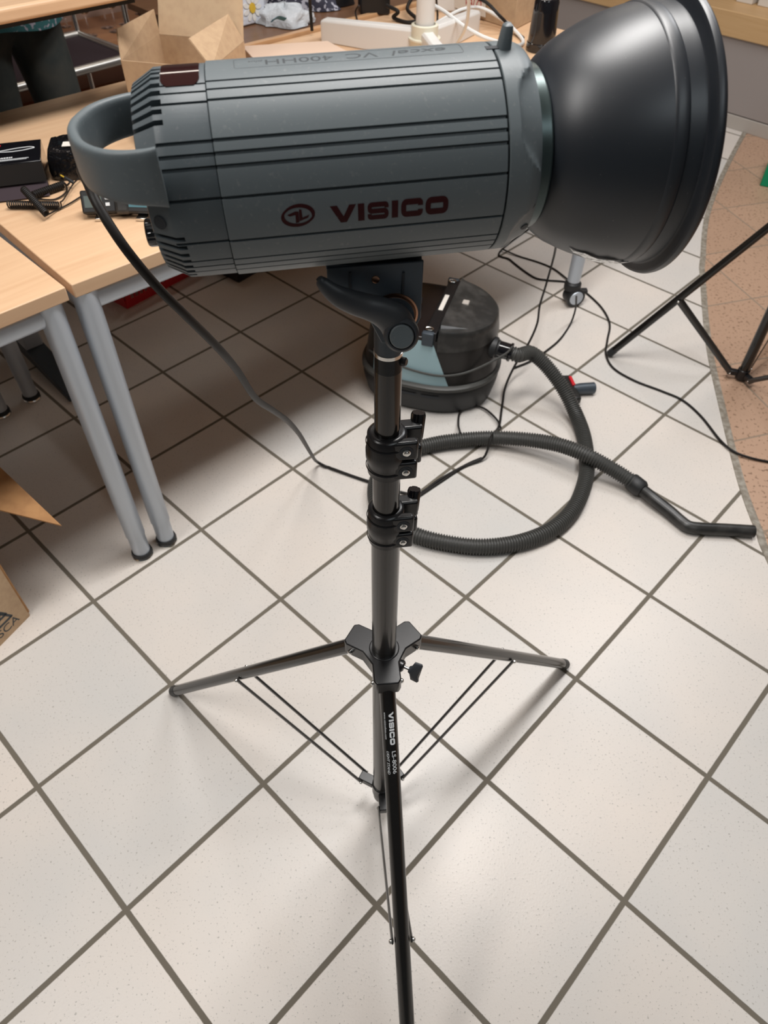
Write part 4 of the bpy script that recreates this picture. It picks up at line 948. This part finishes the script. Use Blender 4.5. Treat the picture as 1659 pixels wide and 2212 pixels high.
# black ribbed cup
cp = at(1172, 118, Z) + Vector((.0, .045, 0))
single('black_beaker', MB().lathe([(.001, .044), (.022, .0435), (.024, .0415), (.10, .0375), (.125, .0365), (.132, .0335), (.134, .030), (.134, .001)], cp, (0, 0, 1), 40), M['blackgloss'], 'glossy black upturned beaker on the table beside the reflector', 'beaker', cp)
pp = at(1152, 136, Z)
single('paper_slip', MB().box(pp + Vector((.012, -.012, .0012)), (.07, .05, .002)), M['ivory'], 'white paper slip on the table in front of the black beaker', 'paper', pp)

# bags on the sideboard
SZ = .766
def blob(name, px, py, sx, sy, sz, m, label, seed, cat='bag', rough=.22):
    c = at(px, py, SZ); rnd = random.Random(seed); rg = []; ph = [rnd.uniform(0, 6) for _ in range(6)]
    for i in range(9):
        a = PI / 2 * i / 8; rad = math.cos(a) ** .6 if i < 8 else .02
        rg.append([c + Vector((math.cos(q) * sx * rad * (1 + rough * math.sin(3 * q + ph[0] + i) * .6 + rough * .5 * math.sin(7 * q + ph[1] - i)), math.sin(q) * sy * rad * (1 + rough * math.sin(4 * q + ph[2])), math.sin(a) * sz * (1 + rough * .6 * math.sin(5 * q + ph[3] + i * .8)) + .002)) for q in [2 * PI * k / 36 for k in range(36)]])
    return single(name, MB().loft(rg), m, label, cat, c, smooth=50)
blob('plastic_bag', 618, 52, .085, .055, .05, M['baginner'], 'crumpled clear plastic bag on the sideboard beside the open carton', 2)
c_ = at(610, 48, SZ)
single('teal_strip', MB().tube(curve([at(588, 45, SZ + .054), at(600, 38, SZ + .058), at(616, 42, SZ + .050)], n=5), [(.010, .002)] * 11, 8), M['tealpl'], 'teal plastic strip on top of the clear bag', 'strip', c_)
bgm = thing('gift_bag', 'white paper bag printed with a daisy, behind the open carton', 'bag', at(540, 30, SZ))
q0, q1 = at(515, 62, SZ), at(575, 45, SZ); 
build('bag_body', MB().loft([[Vector((p.x, p.y, z)) for p in (q0, q1, q1 + Vector((.0, .06, 0)), q0 + Vector((0, .06, 0)))] for z in (SZ + .001, SZ + .16)]), M['whitebag'], bgm, bevel=.004)
fd = (q1 - q0).normalized(); fnn = Vector((fd.y, -fd.x, 0))
def bmap(x0, z0):
    def fn(x_, y_, h_): return q0 + fd * (x0 + x_) + Vector((0, 0, z0 + y_)) + fnn * (.001 + h_)
    return fn
petal = []
pvs, pfs = [], []
for k in range(9):
    a = 2 * PI * k / 9; o_ = len(pvs)
    pl = [(math.cos(a) * (.014 + .012 * (1 - math.cos(t))) - math.sin(a) * .007 * math.sin(t), math.sin(a) * (.014 + .012 * (1 - math.cos(t))) + math.cos(a) * .007 * math.sin(t)) for t in [2 * PI * j / 10 for j in range(10)]]
    pvs += pl; pfs.append(tuple(range(o_, o_ + 10)))
build('daisy_petals', decal((pvs, pfs), bmap(.065, .045), .0012), M['white'], bgm)
build('daisy_centre', decal(([(math.cos(2 * PI * k / 16) * .012, math.sin(2 * PI * k / 16) * .014) for k in range(16)], [tuple(range(16))]), bmap(.065, .045), .0030), M['yellow'], bgm)
blob('patterned_cloth', 655, 18, .12, .05, .07, M['mesh'], 'dark patterned cloth bundle on the sideboard behind the clear bag', 5, 'cloth')
blob('dark_pouch', 720, 8, .07, .05, .08, M['black'], 'black pouch on the sideboard left of the power adapter', 9, 'pouch', .1)

# ------------------------------------------------------------------ trolley, cabinet and glasses at the back left
tl = thing('serving_trolley', 'metal framed trolley with a dark mat behind the tables', 'trolley', (-1.25, 2.95, 0))
tc_ = at(290, 121, .5); ta = Vector((math.cos(math.radians(46)), math.sin(math.radians(46)), 0)); tb = Vector((-ta.y, ta.x, 0))
def YP(a, b, z): return Vector((tc_.x, tc_.y, 0)) - ta * a + tb * b + Vector((0, 0, z))
RY = Matrix((ta, tb, Vector((0, 0, 1)))).transposed()
for z, nm in ((.5, 'tray_mat'), (.16, 'tray_mat')):
    build(nm, MB().box(YP(.40, .21, z - .008), (.80, .42, .012), RY), M['mat'], tl)
    fr = MB(); fr.tube([YP(0, 0, z), YP(.8, 0, z), YP(.8, .42, z), YP(0, .42, z), YP(0, 0, z)], .016, 14, cap=False); build('tray_rail', fr, M['chrome'] if 0 else mat('brushed_steel', (.62, .60, .56), .32, metal=.8), tl)
for a, b in ((0, 0), (.8, 0), (0, .42), (.8, .42)):
    build('post', MB().cyl(YP(a, b, .09), YP(a, b, .95), .011, n=16), M['chrome'], tl)
    build('castor', MB().lathe([(-.012, .028), (-.01, .032), (.01, .032), (.012, .028)], YP(a, b, .033), ta, 20), M['rub'], tl)
    build('castor_stem', MB().box(YP(a, b, .07), (.03, .03, .05)), M['chrome'], tl)

k0 = at(252, 85, .40); kz = .40
cab = thing('display_cabinet', 'open wooden cabinet holding wine glasses behind the trolley', 'cabinet', Vector((k0.x, k0.y, 0)))
ka, kb = axes(40)
def DP(a, b, z): return Vector((k0.x, k0.y, 0)) + ka * a + kb * b + Vector((0, 0, z))
RK = Matrix((ka, kb, Vector((0, 0, 1)))).transposed()
build('shelf', MB().box(DP(0, .20, kz - .012), (2.4, .42, .024), RK), M['shelfwood'], cab, bevel=.001)
build('shelf', MB().box(DP(0, .20, .05), (2.4, .42, .10), RK), M['shelfwood'], cab)
build('shelf', MB().box(DP(0, .20, 1.0), (2.4, .42, .024), RK), M['shelfwood'], cab)
build('back_panel', MB().box(DP(0, .42, .52), (2.4, .02, 1.0), RK), mat('cabinet_back', (.40, .27, .21), .6), cab)
for a in (-1.2, 1.2): build('side_panel', MB().box(DP(a, .20, .52), (.02, .42, 1.0), RK), M['shelfwood'], cab)
def wine_glass(p, k, label):
    pr_ = [(.001, .034), (.003, .034), (.005, .012), (.009, .0045), (.085, .004), (.095, .010), (.110, .028), (.135, .038), (.165, .037), (.195, .031), (.196, .0300), (.165, .0358), (.135, .0366), (.112, .0268), (.099, .006), (.098, .0002)]
    return single('wine_glass', MB().lathe([(h_ * k * .88, r_ * k * .95) for h_, r_ in pr_], p, (0, 0, 1), 28, cap=True), M['glass'], label, 'wine glass', p, 'wine glasses on the cabinet shelf')
gl = [(195, 78, 1.05, 'wine glass nearest the shelf edge, right of the trolley post'), (232, 60, .95, 'wine glass behind and right of the nearest one'), (252, 68, 1.1, 'large wine glass in front of the cabinet back, mid shelf'), (150, 72, .85, 'small wine glass beside the trousers, leftmost on the shelf'), (270, 52, .9, 'wine glass behind the right trolley post'), (142, 58, .85, 'wine glass half hidden by the leftmost one'), (305, 30, .95, 'wine glass seen above the carton flap, left of its neighbour'), (330, 18, .95, 'rightmost wine glass seen above the carton flap')]
for x_, y_, k_, lb in gl: wine_glass(at(x_, y_, kz), k_, lb)

# ------------------------------------------------------------------ person behind the tables
pc0 = Vector((-1.158, 2.34, 0))
ps_ = thing('person', 'person in dark trousers and teal patterned jacket standing behind the tables', 'person', pc0)
def skin(name, verts, edges, rad, m, root=0, lev=2):
    me = bpy.data.meshes.new(name); me.from_pydata([tuple(v) for v in verts], edges, []); o = bpy.data.objects.new(name, me); COL.objects.link(o); o.parent = ps_.ob
    md = o.modifiers.new('skin', 'SKIN'); md.use_smooth_shade = True
    for i, sv in enumerate(me.skin_vertices[0].data):
        r_ = rad[i]; sv.radius = (r_, r_) if not isinstance(r_, tuple) else r_; sv.use_root = (i == root)
    sb = o.modifiers.new('sub', 'SUBSURF'); sb.levels = lev; sb.render_levels = lev
    me.materials.append(m); return o
fx = Vector((.75, -.66, 0)).normalized(); sxv = Vector((fx.y, -fx.x, 0)) * -1   # facing, and left-right axis
if sxv.x < 0: sxv = -sxv
def B(a, f, z): return sxv * a + fx * f + Vector((0, 0, z))
V = [B(0, 0, .93), B(0, 0, 1.08), B(0, .01, 1.25), B(0, 0, 1.40), B(0, .01, 1.50), B(0, .03, 1.60), B(0, .03, 1.70),
     B(.17, 0, 1.42), B(.22, .0, 1.15), B(.15, .20, 1.12), B(.12, .26, 1.13), B(-.17, 0, 1.42), B(-.22, 0, 1.15), B(-.15, .20, 1.12), B(-.12, .26, 1.13),
     B(.10, 0, .84), B(.11, .02, .50), B(.11, 0, .09), B(.11, .14, .035), B(-.10, 0, .84), B(-.12, .02, .50), B(-.12, 0, .09), B(-.12, .14, .035)]
Eg = [(0, 1), (1, 2), (2, 3), (3, 4), (4, 5), (5, 6), (3, 7), (7, 8), (8, 9), (9, 10), (3, 11), (11, 12), (12, 13), (13, 14), (0, 15), (15, 16), (16, 17), (17, 18), (0, 19), (19, 20), (20, 21), (21, 22)]
Rd = [(.13, .10), .12, .13, .12, .05, .085, .07, .055, .043, .032, .035, .055, .043, .032, .035, .085, .062, .045, .04, .085, .062, .045, .04]
skin('body', V, Eg, Rd, M['skin'])
Tv = [B(0, 0, .93), B(.098, 0, .80), B(.108, .01, .62), B(.112, .02, .48), B(.112, 0, .12), B(-.098, 0, .80), B(-.108, .01, .62), B(-.115, .02, .48), B(-.118, 0, .12), B(0, 0, 1.0)]
skin('trousers', Tv, [(0, 1), (1, 2), (2, 3), (3, 4), (0, 5), (5, 6), (6, 7), (7, 8), (0, 9)], [(.15, .12), (.100, .102), .092, .082, .070, (.100, .102), .092, .082, .070, (.135, .115)], M['denim'])
jr = []
for z, a, b_ in ((.790, .225, .170), (.83, .218, .165), (.92, .195, .150), (1.08, .175, .140), (1.25, .19, .145), (1.38, .20, .135), (1.46, .13, .10), (1.50, .075, .07)):
    jr.append([pc0 + B(math.cos(q) * a * (1 + .02 * math.sin(6 * q)), math.sin(q) * b_ * (1 + .03 * math.sin(5 * q + z * 9)), z + .008 * math.sin(4 * q)) for q in [2 * PI * k / 40 for k in range(40)]])
build('jacket', MB().loft(jr, cap=False), M['floral'], ps_)
for sg in (-1, 1): build('sleeve', MB().tube(curve([pc0 + B(sg * .17, 0, 1.42), pc0 + B(sg * .225, 0, 1.15), pc0 + B(sg * .165, .17, 1.125)], n=6), [.075 - .0022 * i for i in range(13)], 16), M['floral'], ps_)
build('hair', MB().sphere(pc0 + B(0, .0, 1.68), .115, 20, (1, 1, .95)), M['hair'], ps_)
fcm = MB(); fcm.sphere(pc0 + B(0, .115, 1.615), .016, 10, (1, 1, 1.5)); build('nose', fcm, M['skin'], ps_)
for sg in (-1, 1):
    build('eye', MB().sphere(pc0 + B(sg * .032, .103, 1.64), .011, 10), M['black'], ps_)
    hnd = MB(); w0 = pc0 + B(sg * .10, .24, 1.15)
    for k in range(4): hnd.tube([w0 + B((k - 1.5) * .018, .02, -.03), w0 + B((k - 1.5) * .020, .03, -.065), w0 + B((k - 1.5) * .019, .045, -.095 + abs(k - 1.4) * .008)], [.0095, .0088, .0068], 10)
    hnd.tube([w0 + B(-sg * .025, .02, -.005), w0 + B(-sg * .042, .035, -.035), w0 + B(-sg * .040, .05, -.060)], [.011, .010, .008], 10)
    build('fingers', hnd, M['skin'], ps_)
    build('shoe', MB().loft([[pc0 + B(sg * .115 + math.cos(q) * .045 * k, .05 + math.sin(q) * .135 * k, z) for q in [2 * PI * j / 24 for j in range(24)]] for z, k in ((.002, 1), (.03, 1.02), (.06, .85), (.085, .6))]), M['black'], ps_)
